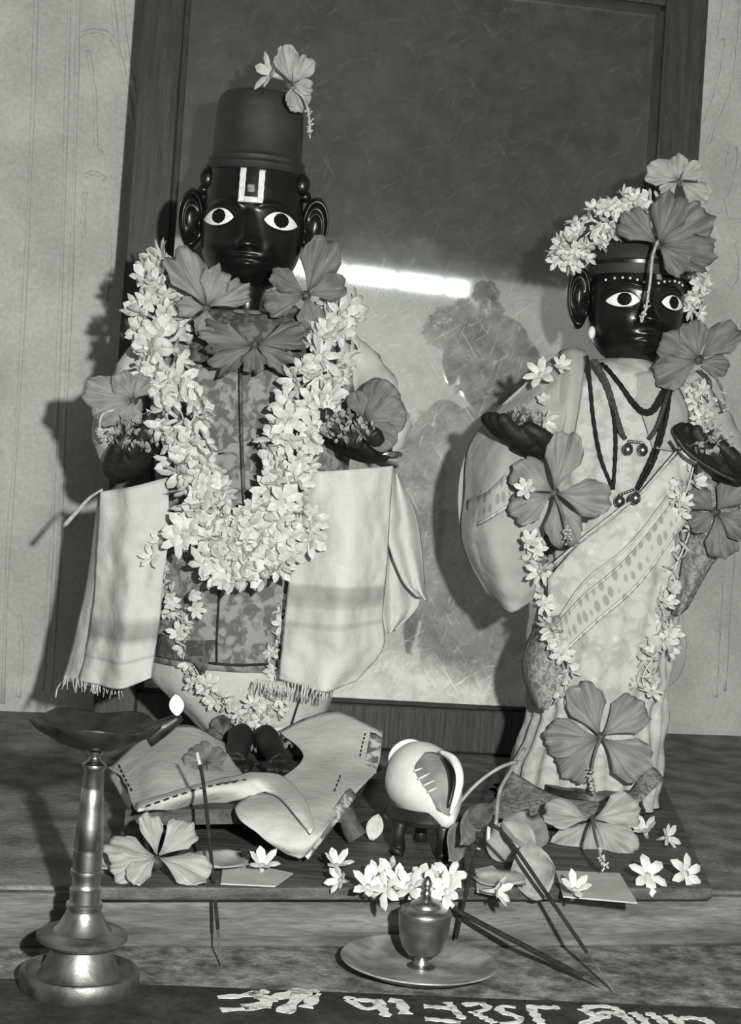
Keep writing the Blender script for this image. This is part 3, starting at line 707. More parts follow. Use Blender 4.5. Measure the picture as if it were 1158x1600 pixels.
# diagonal pallu with its border
def diag(rows, name, m, **k): return sheet(name, [[P(x, y, Y) for x, y, Y in r] for r in rows], m, SR, **k)
diag(([(856, 905, -.006), (905, 850, -.013), (968, 802, -.017), (1035, 735, -.013), (1078, 690, -.002)],
      [(858, 960, -.006), (905, 905, -.015), (975, 850, -.020), (1040, 775, -.015), (1082, 725, -.002)],
      [(862, 1015, -.008), (912, 950, -.017), (985, 895, -.022), (1046, 815, -.017), (1084, 765, -.002)]), 'sari_pallu', 'sari', nu=34, nv=16, wrinkle=.002, wscale=45, folds=None)
diag(([(862, 985, -.012), (908, 932, -.020), (978, 872, -.024), (1042, 795, -.019), (1080, 742, -.006)],
      [(866, 1008, -.013), (916, 956, -.021), (986, 894, -.025), (1050, 814, -.020), (1083, 766, -.006)],
      [(872, 1032, -.014), (926, 980, -.022), (996, 918, -.026), (1056, 836, -.020), (1085, 790, -.006)]), 'sari_border', 'border', nu=34, nv=12, wrinkle=.001, wscale=45)
tube('pallu_fold', [P(x, y, Y) for x, y, Y in ((866, 880, -.014), (910, 842, -.020), (968, 796, -.023), (1000, 772, -.0225), (1062, 700, -.012))], .0011, 'sari', SR, res=30, n=6)
tube('pallu_fold', [P(x, y, Y) for x, y, Y in ((874, 965, -.018), (915, 908, -.0235), (985, 850, -.028), (1045, 775, -.022))], .0010, 'sari', SR, res=30, n=6)
# neckline cloth and shoulder strips
sheet('sari_shoulder', [[P(x, y, Y) for x, y, Y in r] for r in (
    [(876, 548, .03), (895, 543, .022), (914, 548, .024)], [(866, 610, .016), (890, 610, .002), (910, 605, .008)], [(858, 690, .008), (880, 690, -.006), (896, 690, -.002)])], 'cloth_sari', SR, nu=10, nv=16, wrinkle=.002, wscale=60)
sheet('sari_shoulder', [[P(x, y, Y) for x, y, Y in r] for r in (
    [(975, 590, .018), (1010, 580, .010), (1050, 585, .024)], [(1000, 640, .002), (1045, 640, .002), (1075, 640, .02)], [(1020, 700, -.004), (1050, 705, .0), (1080, 710, .016)])], 'cloth_sari', SR, nu=12, nv=16, wrinkle=.003, wscale=50, seed=4)
# draped sleeve hanging from the viewer's-left arm
sheet('draped_sleeve', [[P(x, y, Y) for x, y, Y in r] for r in (
    [(880, 546, .04), (888, 560, .024), (898, 575, .016)],
    [(800, 620, .04), (838, 640, .008), (884, 650, -.002)],
    [(736, 692, .03), (790, 712, -.016), (872, 715, -.012)],
    [(726, 775, .026), (775, 790, -.022), (862, 790, -.016)],
    [(722, 842, .024), (770, 855, -.022), (846, 855, -.012)],
    [(752, 912, .022), (785, 915, -.014), (838, 905, -.004)],
    [(778, 940, .02), (798, 956, -.004), (831, 938, .004)])], 'cloth_sari', SR, nu=36, nv=60, wrinkle=.006, wscale=36, thick=.002, seed=2)
sheet('sleeve_back', [[P(x, y, Y) for x, y, Y in r] for r in (
    [(880, 546, .042), (890, 556, .06), (900, 572, .07)], [(736, 692, .034), (780, 700, .062), (850, 700, .08)], [(722, 842, .028), (770, 850, .06), (840, 850, .075)], [(780, 938, .024), (800, 950, .04), (831, 936, .05)])], 'cloth_sari', SR, nu=14, nv=24, wrinkle=.002, wscale=42, thick=.0015, seed=2)
sheet('sleeve_border', [[P(x, y, Y) for x, y, Y in r] for r in (
    [(730, 782, .0195), (762, 768, -.018), (790, 742, -.0275)], [(728, 830, .0185), (760, 815, -.022), (800, 790, -.031)])], 'cuff', SR, nu=16, nv=8, wrinkle=.0004, wscale=60, thick=.001)
# arms and hands
hand(P(862, 700, -.022), P(764, 676, -.04), 'hand_dark', SR, width=.030, th=.011, curl=.010)
q = [P(1070, 640, .03), P(1105, 680, .01), P(1140, 725, -.012), P(1150, 742, -.02)]
sleeve([(1062, 610, .05), (1095, 650, .04), (1130, 700, .02), (1160, 745, .0)], lambda u: .022 - .003 * u, 'cloth_sari', SR)
hand(P(1160, 745, -.02), P(1060, 690, -.034), 'hand_dark', SR, width=.030, th=.011, curl=.010)
tube('bangle', [P(x, y, -.052) for x, y in ((1056, 683), (1072, 704), (1095, 722), (1125, 740), (1150, 752))], .0016, 'iron', SR, res=16, n=6)
# sari falling from the viewer's-right arm
sheet('hanging_sari_end', [[P(x, y, Y) for x, y, Y in r] for r in (
    [(1076, 745, .012), (1115, 750, -.004), (1158, 765, .01)], [(1078, 820, .01), (1116, 820, -.006), (1150, 830, .012)], [(1066, 880, .012), (1090, 890, -.002), (1110, 885, .012)], [(1050, 960, .012), (1062, 960, .0), (1074, 950, .012)])], 'sari_print', SR, nu=16, nv=24, wrinkle=.004, wscale=40, seed=8)
# foot apron: the spread lower edge of the sari with its border
sheet('sari_train', [[(lambda q: Vector((q.x, q.y, max(q.z, BZ + .0015))))(P(x, y, Y)) for x, y, Y in r] for r in (
    [(800, 1205, .01), (850, 1235, -.02), (905, 1250, -.03), (980, 1240, -.02), (1010, 1190, .0)],
    [(776, 1245, -.01), (830, 1255, -.045), (900, 1270, -.055), (985, 1255, -.045), (1028, 1205, -.005)],
    [(750, 1262, -.03), (800, 1285, -.068), (880, 1292, -.075), (970, 1275, -.06), (1038, 1218, -.01)])], 'sari_print', SR, nu=36, nv=16, wrinkle=.0025, wscale=45)
pf = P(932, 1238, -.02)
lathe('plinth', [(.042, 0), (.044, .004), (.041, .009), (.0395, max(.012, pf.z - BZ))], 'iron', SR, loc=V3(pf.x, BY - .042, BZ), n=40)

# ------------------------------------------------------------------ where the statues' surfaces are
from mathutils.bvhtree import BVHTree
def surfaces(roots):
    bpy.context.view_layer.update(); dg = bpy.context.evaluated_depsgraph_get(); V = []; F = []
    for r in roots:
        for o in [r] + list(r.children_recursive):
            if o.type != 'MESH': continue
            e = o.evaluated_get(dg); me = e.to_mesh(); mw = o.matrix_world; b = len(V)
            V += [mw @ v.co for v in me.vertices]; F += [tuple(b + i for i in p.vertices) for p in me.polygons]; e.to_mesh_clear()
    return BVHTree.FromPolygons(V, F)
BVH = surfaces([SL, SR, stool, bo])
def S(px, py, off=.004, Y=0.0, bvh=None):
    """point on a statue under a pixel, off metres in front of it; plane Y where nothing stands"""
    d = ray(px, py).normalized(); h = (bvh or BVH).ray_cast(CAM, d)
    p = h[0] if h[0] is not None and h[0].y < .2 else P(px, py, Y)
    return p - d * off
def mpp(c): return (c.y - CAM.y) / FPX

# ------------------------------------------------------------------ white shawl over the left statue's arms
sh = empty('cotton_shawl', P(385, 1060, 0)); tag(sh, 'white striped cotton shawl hanging from both hands of the crowned statue', 'shawl')
def shp(name, rows, m, **k): return sheet(name, [[P(*p) for p in r] for r in rows], m, sh, **k)
shp('shawl_panel', ([(158, 768, -.024), (205, 761, -.040), (262, 746, -.036)], [(154, 830, -.022), (205, 838, -.046), (264, 828, -.044)], [(150, 900, -.020), (203, 905, -.050), (256, 900, -.046)],
    [(143, 970, -.020), (198, 978, -.052), (248, 975, -.046)], [(132, 1030, -.018), (188, 1042, -.052), (240, 1030, -.046)], [(124, 1062, -.018), (185, 1076, -.050), (237, 1058, -.046)]), 'shawl_a', nu=40, nv=60, wrinkle=.0048, wscale=38, seed=1, folds=(.0022, 2.4, .6, .6))
shp('shawl_edge', ([(152, 790, .0), (158, 795, -.016), (163, 800, -.026)], [(138, 900, .002), (148, 905, -.014), (155, 910, -.022)], [(116, 1000, .004), (132, 1010, -.012), (146, 1010, -.022)], [(98, 1062, .004), (120, 1068, -.012), (150, 1072, -.022)]), 'cloth_white', nu=14, nv=30, wrinkle=.003, wscale=60, seed=3)
shp('shawl_panel', ([(478, 738, -.044), (545, 734, -.060), (614, 728, -.030)], [(470, 800, -.042), (545, 805, -.062), (609, 800, -.030)], [(456, 880, -.040), (540, 886, -.064), (604, 885, -.030)],
    [(446, 960, -.040), (530, 966, -.064), (598, 958, -.030)], [(440, 1025, -.040), (522, 1036, -.062), (598, 1012, -.030)], [(436, 1060, -.040), (505, 1080, -.058), (556, 1064, -.036)]), 'shawl_b', nu=44, nv=60, wrinkle=.0045, wscale=36, seed=5, folds=(.0020, 2.1, 1.0, .5))
shp('shawl_fold', ([(612, 730, -.026), (618, 738, -.014), (624, 748, -.004)], [(607, 800, -.022), (628, 800, -.012), (648, 798, .004)], [(606, 845, -.020), (634, 850, -.012), (658, 850, .006)], [(628, 905, -.014), (650, 915, -.010), (664, 918, .004)], [(650, 930, -.008), (662, 936, -.006), (668, 940, .002)]), 'cloth_white', nu=24, nv=34, wrinkle=.003, wscale=50, folds=(.0035, 1.7, .4, .5))
shp('shawl_fold', ([(606, 800, -.006), (614, 810, .004), (624, 830, .010)], [(598, 890, -.010), (620, 900, .0), (640, 905, .010)], [(598, 960, -.010), (625, 955, .0), (655, 942, .010)], [(604, 990, -.008), (610, 988, -.002), (618, 984, .004)]), 'cloth_cream', nu=24, nv=30, wrinkle=.003, wscale=50, seed=7, folds=(.003, 1.8, 2.0, .5))
fr = []
random.seed(3)
for x0, x1, y0, y1, Y, n in ((100, 190, 1062, 1077, -.02, 46), (400, 520, 1068, 1080, -.052, 70)):
    for k in range(n):
        u = random.random(); p = P(x0 + (x1 - x0) * u, y0 + (y1 - y0) * u - 3, Y - .006 * math.sin(math.pi * u)); l = random.uniform(.004, .010)
        sl = random.uniform(-.0025, .0025); q = [p + V3(0, 0, .002), p + V3(sl * .5, -.001, -l * .5), p + V3(sl, -.001, -l)]
        fr.append(tube_vf(q, .0004, 4))
fo = multi('fringe', fr, 'cloth_white', sh); fo['kind'] = 'stuff'
tube('loose_thread', [P(x, y, Y) for x, y, Y in ((160, 765, -.02), (140, 778, -.01), (120, 800, .0), (100, 822, .01))], lambda u: .0009 + .0012 * u, 'thread', sh, res=12, n=6)
tube('loose_thread', [P(x, y, .0) for x, y in ((100, 1062), (90, 1075), (87, 1090))], .0006, 'thread', sh, res=10, n=5)

# ------------------------------------------------------------------ cream cloth at the left statue's feet
fc = empty('foot_cloth', G(370, 1300, SZ)); tag(fc, 'cream cloth with dashed stitching spread over the stool at the crowned statue\'s feet', 'cloth')
def gz(x, y, z): return G(x, y, z)
sheet('cloth_panel', [[P(168, 1204, -.11), P(230, 1151, -.06), P(296, 1134, -.045), P(350, 1160, -.045)], [P(190, 1236, -.14), gz(246, 1205, .047), gz(310, 1192, .048), gz(364, 1192, .046)], [gz(215, 1268, .040), gz(270, 1252, .040), gz(330, 1236, .042), gz(392, 1224, .046)]], 'cloth_cream', fc, nu=34, nv=28, wrinkle=.0045, wscale=45, zmin=.036)
sheet('cloth_panel', [[P(436, 1142, -.035), P(480, 1122, -.03), P(530, 1113, -.03), P(598, 1143, -.04)], [P(474, 1182, -.085), gz(500, 1182, .050), gz(545, 1180, .052), P(590, 1200, -.085)], [gz(428, 1224, .042), gz(470, 1228, .042), gz(515, 1226, .042), P(564, 1230, -.14)], [gz(368, 1262, .038), gz(432, 1270, .038), gz(490, 1268, .038), P(534, 1262, -.18)], [P(404, 1304, -.243), P(444, 1312, -.247), P(486, 1308, -.247), P(508, 1296, -.238)], [P(452, 1336, -.244), P(462, 1339, -.246), P(470, 1341, -.246), P(480, 1334, -.242)]], 'cloth_cream', fc, nu=34, nv=48, wrinkle=.004, wscale=42, seed=6)
BF = surfaces([fc])
def SF(x, y, off=.001): return S(x, y, off, -.17, BF)
sheet('folded_hem', [[SF(214, 1256, .002), SF(300, 1230, .004), P(365, 1214, -.165), P(400, 1208, -.165), SF(440, 1214, .005), SF(474, 1248, .006), SF(492, 1296, .004)], [SF(214, 1262, .006), SF(304, 1240, .010), P(372, 1226, -.185), P(404, 1221, -.185), SF(436, 1226, .012), SF(466, 1258, .013), SF(488, 1298, .008)], [SF(216, 1266, .006), SF(312, 1262, .011), P(386, 1246, -.186), P(410, 1238, -.186), SF(432, 1242, .012), SF(458, 1268, .012), SF(484, 1302, .006)]], 'cloth_white', fc, nu=60, nv=14, wrinkle=.0018, wscale=60, thick=.002)
def strip(a, b, w, name, m, parent, Yo=-.003):
    pa, pb = a, b; d = (pb - pa).normalized(); s = d.cross(V3(0, -1, 0)).normalized() * w
    return sheet(name, [[pa - s + V3(0, Yo, 0), pa + s + V3(0, Yo, 0)], [(pa + pb) / 2 - s + V3(0, Yo - .001, 0), (pa + pb) / 2 + s + V3(0, Yo - .001, 0)], [pb - s + V3(0, Yo, 0), pb + s + V3(0, Yo, 0)]], m, parent, nu=5, nv=14, wrinkle=.001, wscale=70)
strip(P(588, 1146, -.042), P(578, 1205, -.09), .0046, 'cloth_border', 'hem', fc)
strip(P(552, 1236, -.165), P(476, 1334, -.240), .0036, 'cloth_border', 'hem', fc)
strip(P(176, 1206, -.104), P(210, 1262, -.165), .003, 'cloth_border', 'cloth_plain', fc)
def dashes(pts, n, parent, r=.0007):
    q = cr_pts(pts, n * 3 + 1); ps = [tube_vf([q[3 * i], q[3 * i + 1], q[3 * i + 2] * .4 + q[3 * i + 1] * .6], r, 5) for i in range(n)]
    o = multi('stitching', ps, 'stitch', parent); o['kind'] = 'stuff'; return o
BF = surfaces([fc])
def SF(x, y, off=.001): return S(x, y, off, -.1, BF)
dashes([SF(x, y) for x, y in ((186, 1196), (196, 1218), (208, 1240))], 6, fc); dashes([SF(x, y) for x, y in ((228, 1260), (280, 1242), (330, 1228), (375, 1220))], 11, fc)
dashes([SF(x, y) for x, y in ((345, 1224), (385, 1218), (425, 1219))], 7, fc, .0005); dashes([SF(x, y) for x, y in ((571, 1146), (566, 1165), (562, 1185))], 6, fc, .0006); dashes([SF(x, y) for x, y in ((532, 1212), (527, 1225), (521, 1240))], 4, fc, .0006)

# ------------------------------------------------------------------ blossoms and garlands
def blossom_mesh(kind):
    rnd = random.Random(kind + 11); V = []; F = []; mi = []
    tv, tf = tube_vf([V3(.001 * math.sin(kind), 0, -.009), V3(0, 0, -.004), V3(0, 0, .0005)], [.0011, .0019], 5)
    V += tv; F += tf; mi += [1] * len(tf)
    op = (.95, .66, 1.2, .4)[kind]
    for k in range(6):
        a = k * math.pi / 3 + rnd.uniform(-.12, .12); lay = k % 2; L = .0104 * rnd.uniform(.85, 1.12); w = .0025 * rnd.uniform(.9, 1.15)
        o = op * rnd.uniform(.82, 1.15) + .12 * lay; rad = V3(math.cos(a), math.sin(a), 0); tan = V3(-math.sin(a), math.cos(a), 0); b = len(V)
        for u, wf in ((0, .5), (.4, .95), (.75, .9), (1, .08)):
            an = o * (.45 + .75 * u)
            c = rad * (.0012 + L * math.sin(an) * u) + EZ * (L * math.cos(an) * u * .95)
            for s in (-1, 0, 1): V.append(c + tan * (w * wf * s) - (rad * math.cos(an) - EZ * math.sin(an)) * (-.0008 * abs(s) * wf))
        for i in range(3):
            for j in range(2): q = b + i * 3 + j; F.append((q, q + 1, q + 4, q + 3)); mi.append(0)
    me = bpy.data.meshes.new('tuberose_blossom'); me.from_pydata([tuple(p) for p in V], [], F); me.update()
    me.materials.append(M['blossom']); me.materials.append(M['tube_green'])
    for p, k in zip(me.polygons, mi): p.material_index = k; p.use_smooth = True
    return me
BL = [blossom_mesh(k) for k in range(4)]
def put_blossom(c, d, sc, parent=None, kind=None, name='blossom', rnd=random):
    o = bpy.data.objects.new(name, BL[rnd.choice((0, 0, 1, 1, 2, 3)) if kind is None else kind]); COL.objects.link(o)
    d = Vector(d).normalized(); o.rotation_mode = 'QUATERNION'
    o.rotation_quaternion = d.to_track_quat('Z', 'Y') @ Matrix.Rotation(rnd.uniform(0, 6.28), 3, 'Z').to_quaternion()
    o.location = c; o.scale = (sc,) * 3
    if parent is not None: attach(o, parent)
    return o
def rv(rnd): return Vector((rnd.gauss(0, 1), rnd.gauss(0, 1), rnd.gauss(0, 1))).normalized()
def garland(name, label, pts, wid, count, seed, sc=1.0, thread=True, group=None, cat='garland', flatten=.8, extra=(), spread=1.0):
    """pts world Vectors, wid radius (number or list), count blossoms scattered round the string"""
    rnd = random.Random(seed); g = empty(name, pts[len(pts) // 2]); tag(g, label, cat, group)
    q = cr_pts(pts, 160); fr_ = frames(q)
    if thread: tube('string', q[::4], .0007, 'thread', g, n=5)
    for i in range(count):
        t = (i + rnd.random()) / count; k = min(159, int(t * 160)); p, tg, a, b = fr_[k]
        wd = wid if not isinstance(wid, (list, tuple)) else cr_pts([V3(x, 0, 0) for x in wid], 160)[k].x
        tocam = (CAM - p).normalized(); side = tg.cross(tocam).normalized()
        an = rnd.uniform(-1.75, 1.75); off = side * math.sin(an) + tocam * math.cos(an) * flatten
        rr = wd * math.sqrt(rnd.uniform(.25, 1)) * spread
        d = off.normalized() * .9 + rv(rnd) * .75 + tg * rnd.uniform(-.5, .5)
        put_blossom(p + off * rr * .75, d, sc * rnd.uniform(.82, 1.18), g, rnd=rnd)
    for x, y, Y in extra:
        put_blossom(P(x, y, Y), (CAM - P(x, y, Y)).normalized() + rv(rnd) * .6, sc * rnd.uniform(.9, 1.15), g, rnd=rnd)
    return g
rnd = random.Random(5)
ex = []
for k in range(64):
    a = rnd.uniform(0, 6.28); r = math.sqrt(rnd.random()); ex.append((382 + 108 * r * math.cos(a), 838 + 74 * r * math.sin(a) - 18 * abs(r * math.cos(a)), -.062 - .010 * rnd.random()))
ex = [e for e in ex if not (abs(e[0] - 388) < 40 and e[1] < 790)]
garland('flower_garland', 'thick white tuberose garland round the neck of the crowned statue',
        [P(*p) for p in ((268, 405, .020), (250, 455, .0), (246, 520, -.018), (262, 590, -.032), (292, 670, -.048), (305, 740, -.050), (318, 800, -.054), (350, 852, -.058), (385, 868, -.060), (420, 845, -.058), (446, 780, -.054), (456, 710, -.050), (476, 640, -.046), (500, 580, -.034), (524, 520, -.012), (540, 470, .012))],
        [.017, .022, .022, .022, .023, .023, .022, .023, .023, .023, .022, .022, .022, .021, .018, .015], 245, 21, 1.24, extra=ex)
garland('thin_garland', 'thin trailing white blossom strand below the thick garland, reaching the crowned statue\'s feet',
        [S(x, y, .006) for x, y in ((262, 880), (255, 920), (272, 950), (285, 990), (308, 1050), (330, 1085), (372, 1118), (405, 1128), (430, 1100), (437, 1050), (432, 1000), (452, 950), (468, 905))],
        .0075, 66, 33, .82, extra=[(250, 845, -.052), (238, 870, -.054), (300, 930, -.045), (330, 900, -.055), (306, 952, -.04), (395, 1100, -.03), (425, 1140, -.03), (320, 1075, -.03)])
garland('head_wreath', 'white blossom wreath across the draped statue\'s hair',
        [P(*p) for p in ((880, 412, .035), (893, 392, .022), (918, 366, .010), (945, 342, .004), (975, 326, .002), (1010, 322, .002), (1040, 345, .008), (1072, 392, .026), (1088, 440, .045), (1092, 490, .055))],
        [.013, .016, .017, .017, .015, .012, .011, .010, .010, .009], 96, 41, .86)
garland('body_garland', 'sparse white blossom garland hanging down both sides of the sari',
        [S(x, y, .006, .0) for x, y in ((838, 840), (836, 880), (846, 920), (855, 965), (872, 1010), (884, 1058), (882, 1088))], .006, 20, 51, .95,
        extra=[(828, 846, -.045), (842, 893, -.04), (850, 945, -.035), (862, 985, -.03), (878, 1022, -.03)])
g2 = garland('shoulder_garland', 'sparse white blossom garland beside the hanging necklaces and right arm of the draped statue',
        [S(x, y, .006, .0) for x, y in ((1090, 596), (1098, 630), (1100, 660), (1078, 752), (1066, 790), (1080, 822), (1050, 900), (1036, 950), (1046, 985), (1030, 1015), (1005, 1055), (1010, 1082))], .008, 46, 53, .92)
# single blossoms
def one(x, y, label, d, sc=1.0, kind=0, p=None, seed=1, off=.004):
    c = p if p is not None else S(x, y, off)
    o = put_blossom(c, d, sc, None, kind, 'loose_blossom', random.Random(seed)); tag(o, label, 'flower', 'loose white blossoms'); return o
one(425, 113, 'white blossom pointing left at the top of the tall crown', (-.8, -.6, .15), 1.5, 0, P(425, 115, .0), 2)
one(842, 583, 'white blossom sticking out over the left slope of the sari shoulder', (-.4, -.9, .3), 1.25, 0, P(845, 585, .0), 3)
one(874, 570, 'white blossom tucked behind the sari shoulder strip', (.2, -.9, .4), .9, 1, P(876, 572, .006), 4)
one(850, 627, 'white bud low on the sari shoulder above the dark hand', (-.1, -.9, .3), .8, 3, None, 5, .006)
one(852, 658, 'white blossom lying against the draped statue\'s dark hand', (.5, -.7, -.2), 1.0, 1, None, 6, .008)
one(828, 768, 'white blossom between the petals of the sleeve hibiscus', (-.3, -.9, .2), .95, 1, P(822, 764, -.055), 7)
one(1016, 335, 'white blossom standing up beside the hibiscus on the wreath', (0, -.3, 1), 1.0, 1, P(1020, 338, -.012), 8)

# ------------------------------------------------------------------ hibiscus flowers
def hibiscus(label, c, petals, tone, stamen=None, n=None, seed=1, stam='stamen', stem=None, ruffle=1.0, group='hibiscus flowers'):
    """petals: (angle deg in the picture plane, length in pixels, half fan deg, cup); stamen: path of Vectors ending in the anthers"""
    rnd = random.Random(seed); k = mpp(c); h = empty('hibiscus_flower', c); tag(h, label, 'flower', group)
    tc_ = (CAM - c).normalized(); n = (tc_ + (Vector(n) if n else Vector((0, 0, 0)))).normalized()
    e1 = _M3.col[0].copy(); e1 = (e1 - n * e1.dot(n)).normalized(); e2 = n.cross(e1)
    for i, pt in enumerate(petals):
        ang, L, hw, cup = (list(pt) + [.15])[:4]; cup += rnd.uniform(-.10, .16); L *= k; A = R(ang); W = R(hw); ph = rnd.uniform(0, 6.28); ph2 = rnd.uniform(0, 6.28); nr, ns = 12, 17
        V = []; UV = []
        tw = rnd.uniform(-.35, .35)
        for a in range(nr):
            r = .06 + .94 * a / (nr - 1)
            for b in range(ns):
                s = -1 + 2 * b / (ns - 1)
                fan = W * 1.22 * (.42 + .58 * math.sin(min(1, r * 1.3) * math.pi / 2)) * (1 - .10 * max(0, r - .75) / .25)
                ed = 1 - .32 * abs(s) ** 2.8 - .05 * (1 - abs(s)) * math.sin(ph) + .030 * ruffle * math.sin(9 * s + ph) + .020 * ruffle * math.sin(19 * s + ph2)
                rr = L * (r if r < .6 else .6 + (r - .6) / .4 * (ed - .6))
                th = A + s * fan
                z = L * (cup * r ** 1.6 + .10 * (1 - s * s) * r * (1 - r) + ruffle * r ** 3 * (.06 * math.sin(5.5 * s + ph) + .035 * math.sin(12 * s + ph2)) + tw * s * r * .35) + (.0022 * (i % 3)) * r + .004 * (1 - r)
                p = c + (e1 * math.cos(th) + e2 * math.sin(th)) * rr + n * z
                p += n * ((.0030 * wr(p, 75, seed) + .0016 * wr(p, 170, seed + 2)) * r) - n * (L * .05 * math.exp(-(s / .13) ** 2) * r * (1 - .5 * r))
                V.append(p); UV.append((b / (ns - 1) + i * 1.7, r))
        o = pyd('petal', V, grid_faces(nr, ns), tone, h, uv=UV)
        md = o.modifiers.new('thickness', 'SOLIDIFY'); md.thickness = .0006; md.offset = 0
    if stamen:
        q = cr_pts(stamen, 22)
        st_ = tube('stamen_column', q, lambda u: .0013 - .0005 * u, stam, h, n=7)
        ps = []
        for j in range(26):
            p = q[13 + int(rnd.random() * 9)]; d = rv(rnd); d.y -= .3; e = p + d * rnd.uniform(.0016, .0034); ps.append(tube_vf([p, e], .00025, 4)); ps.append(ball_vf(e, .00075, 5))
        an = multi('anthers', ps, 'anther', st_); an['kind'] = 'stuff'
    multi('calyx', [ball_vf(c - n * .002, .0042, 9, (1, 1, 1))], 'leaf_dark', h)
    if stem: tube('stem', stem, [.0013, .0010], 'leaf_dark', h, n=6, res=10)
    return h
def pp(Y, *xy): return [P(x, y, Y) for x, y in xy]
hibiscus('pale grey hibiscus drooping over the top edge of the tall crown', P(452, 132, -.012), [(112, 60, 24, .1), (58, 46, 30, .2), (-8, 34, 30, .1), (-62, 46, 34, .2), (-100, 34, 26, .1)], 'hib_light',
         [P(460, 140, -.016), P(474, 152, -.020), P(482, 176, -.022), P(485, 208, -.022)], n=(.7, 0, .1), seed=2, stam='stamen')
hibiscus('grey hibiscus at the crowned statue\'s collar beside the top of the thick garland', P(322, 482, -.024), [(118, 100, 25, .02), (72, 66, 27, .1), (28, 76, 22, .05), (182, 46, 28, .1), (265, 44, 34, .2)], 'hib_mid', seed=3, n=(.1, 0, .2), ruffle=1.7)
hibiscus('crumpled grey hibiscus under the chin of the crowned statue', P(398, 540, -.034), [(168, 86, 22, .1), (208, 76, 26, .1), (12, 84, 22, .1), (-25, 66, 28, .15), (268, 44, 36, .1)], 'hib_dark', seed=4, ruffle=2.8, n=(0, 0, .2))
hibiscus('dark veined hibiscus below the right ear of the crowned statue', P(478, 462, -.018), [(68, 92, 27, .05), (18, 62, 28, .15), (150, 62, 22, .1), (196, 70, 24, .05), (282, 56, 32, .15)], 'hib_dark', seed=5, n=(.1, 0, .1))
hibiscus('grey hibiscus resting on the crowned statue\'s left-hand tulsi leaves', P(208, 625, -.040), [(168, 74, 30, .05), (205, 64, 28, .15), (118, 46, 34, .2), (58, 44, 34, .2), (262, 40, 36, .2)], 'hib_mid',
         [P(178, 640, -.048), P(160, 648, -.05), P(156, 668, -.05), P(164, 690, -.048)], seed=6)
hibiscus('dark glossy hibiscus in the crowned statue\'s hand towards the draped statue', P(568, 655, -.045), [(52, 74, 34, -.05), (8, 70, 34, .0), (108, 46, 30, .1), (192, 40, 30, .2), (-42, 62, 30, .15)], 'hib_dark', seed=7, ruffle=.3)
hibiscus('light grey hibiscus lying on the ledge beside the tall lamp', G(245, 1345, .020), [(166, 84, 26, .1), (203, 78, 22, .05), (232, 62, 24, .0), (-14, 84, 30, .1), (52, 84, 22, .2), (108, 72, 20, .3)], 'hib_light', n=(0, 0, .8), seed=8)
hibiscus('pale hibiscus at the very top of the draped statue\'s head', P(1062, 285, -.006), [(150, 56, 34, .2), (98, 44, 34, .1), (28, 40, 32, .1), (-40, 58, 26, .15), (215, 34, 30, .2)], 'hib_light', n=(-.2, 0, .3), seed=9)
hibiscus('dark hibiscus over the forehead of the draped statue with a long pale stamen', P(1028, 382, -.020), [(30, 92, 30, .05), (72, 78, 28, .0), (-12, 92, 24, .1), (-42, 62, 26, .1), (140, 74, 27, .1)], 'hib_dark',
         [P(1028, 376, -.024), P(1020, 400, -.030), P(1016, 440, -.032), P(1010, 478, -.034), P(1003, 503, -.034)], seed=10, ruffle=1.5)
hibiscus('dark hibiscus on the draped statue\'s shoulder by the right wall', P(1092, 562, .0), [(152, 66, 34, .05), (102, 60, 30, .05), (42, 74, 26, .0), (-18, 46, 30, .1), (205, 72, 30, .05)], 'hib_dark',
         [P(1096, 572, -.012), P(1118, 590, -.018), P(1130, 615, -.018), P(1135, 642, -.016)], seed=11, stam='stamen_dark')
hibiscus('wide five-petalled hibiscus on the draped sleeve of the smaller statue', P(866, 770, -.048), [(76, 94, 24, .05), (146, 78, 30, .0), (-8, 86, 27, .05), (207, 76, 28, .05), (285, 84, 27, .0)], 'hib_mid',
         [P(868, 775, -.056), P(878, 800, -.064), P(884, 826, -.064), P(888, 850, -.060)], seed=12, stam='stamen_dark')
hibiscus('large pale hibiscus covering the feet of the draped statue', S(938, 1152, .012), [(112, 88, 27, .0), (38, 90, 27, .0), (-36, 92, 29, .05), (182, 88, 28, .0), (226, 88, 27, .05)], 'hib_mid',
         [S(938, 1156, .018), S(930, 1176, .026), S(925, 1206, .032), S(930, 1240, .030)], seed=13, stam='stamen_dark')
hibiscus('light hibiscus at the foot of the plinth of the draped statue', G(925, 1284, .024), [(163, 74, 30, .1), (14, 80, 30, .1), (-44, 80, 26, .0), (226, 84, 28, .0), (272, 72, 24, .0)], 'hib_light',
         [G(925, 1276, .03), G(930, 1305, .034), G(938, 1335, .028), G(948, 1358, .016)], n=(0, 0, .5), seed=14, stam='stamen_dark')
hibiscus('dark hibiscus below the draped statue\'s hand at the right wall', P(1118, 800, -.012), [(138, 52, 30, .1), (52, 62, 30, .0), (-28, 66, 30, .05), (-78, 76, 26, .0), (215, 44, 30, .1)], 'hib_dark', seed=15)
hibiscus('small dark hibiscus at the crowned statue\'s feet under the trailing strand', S(352, 1152, .010), [(40, 36, 40, .1), (110, 34, 40, .1), (185, 34, 40, .1), (250, 40, 36, .1), (320, 36, 40, .1)], 'leaf_dark', seed=16, ruffle=.5)
hibiscus('small dark hibiscus lying on the cream cloth beside the feet', S(322, 1195, .008, -.1, BF), [(40, 34, 40, .1), (110, 34, 36, .1), (180, 36, 36, .1), (240, 44, 36, .1), (320, 30, 40, .1)], 'hib_dark', seed=17, n=(0, 0, .5))

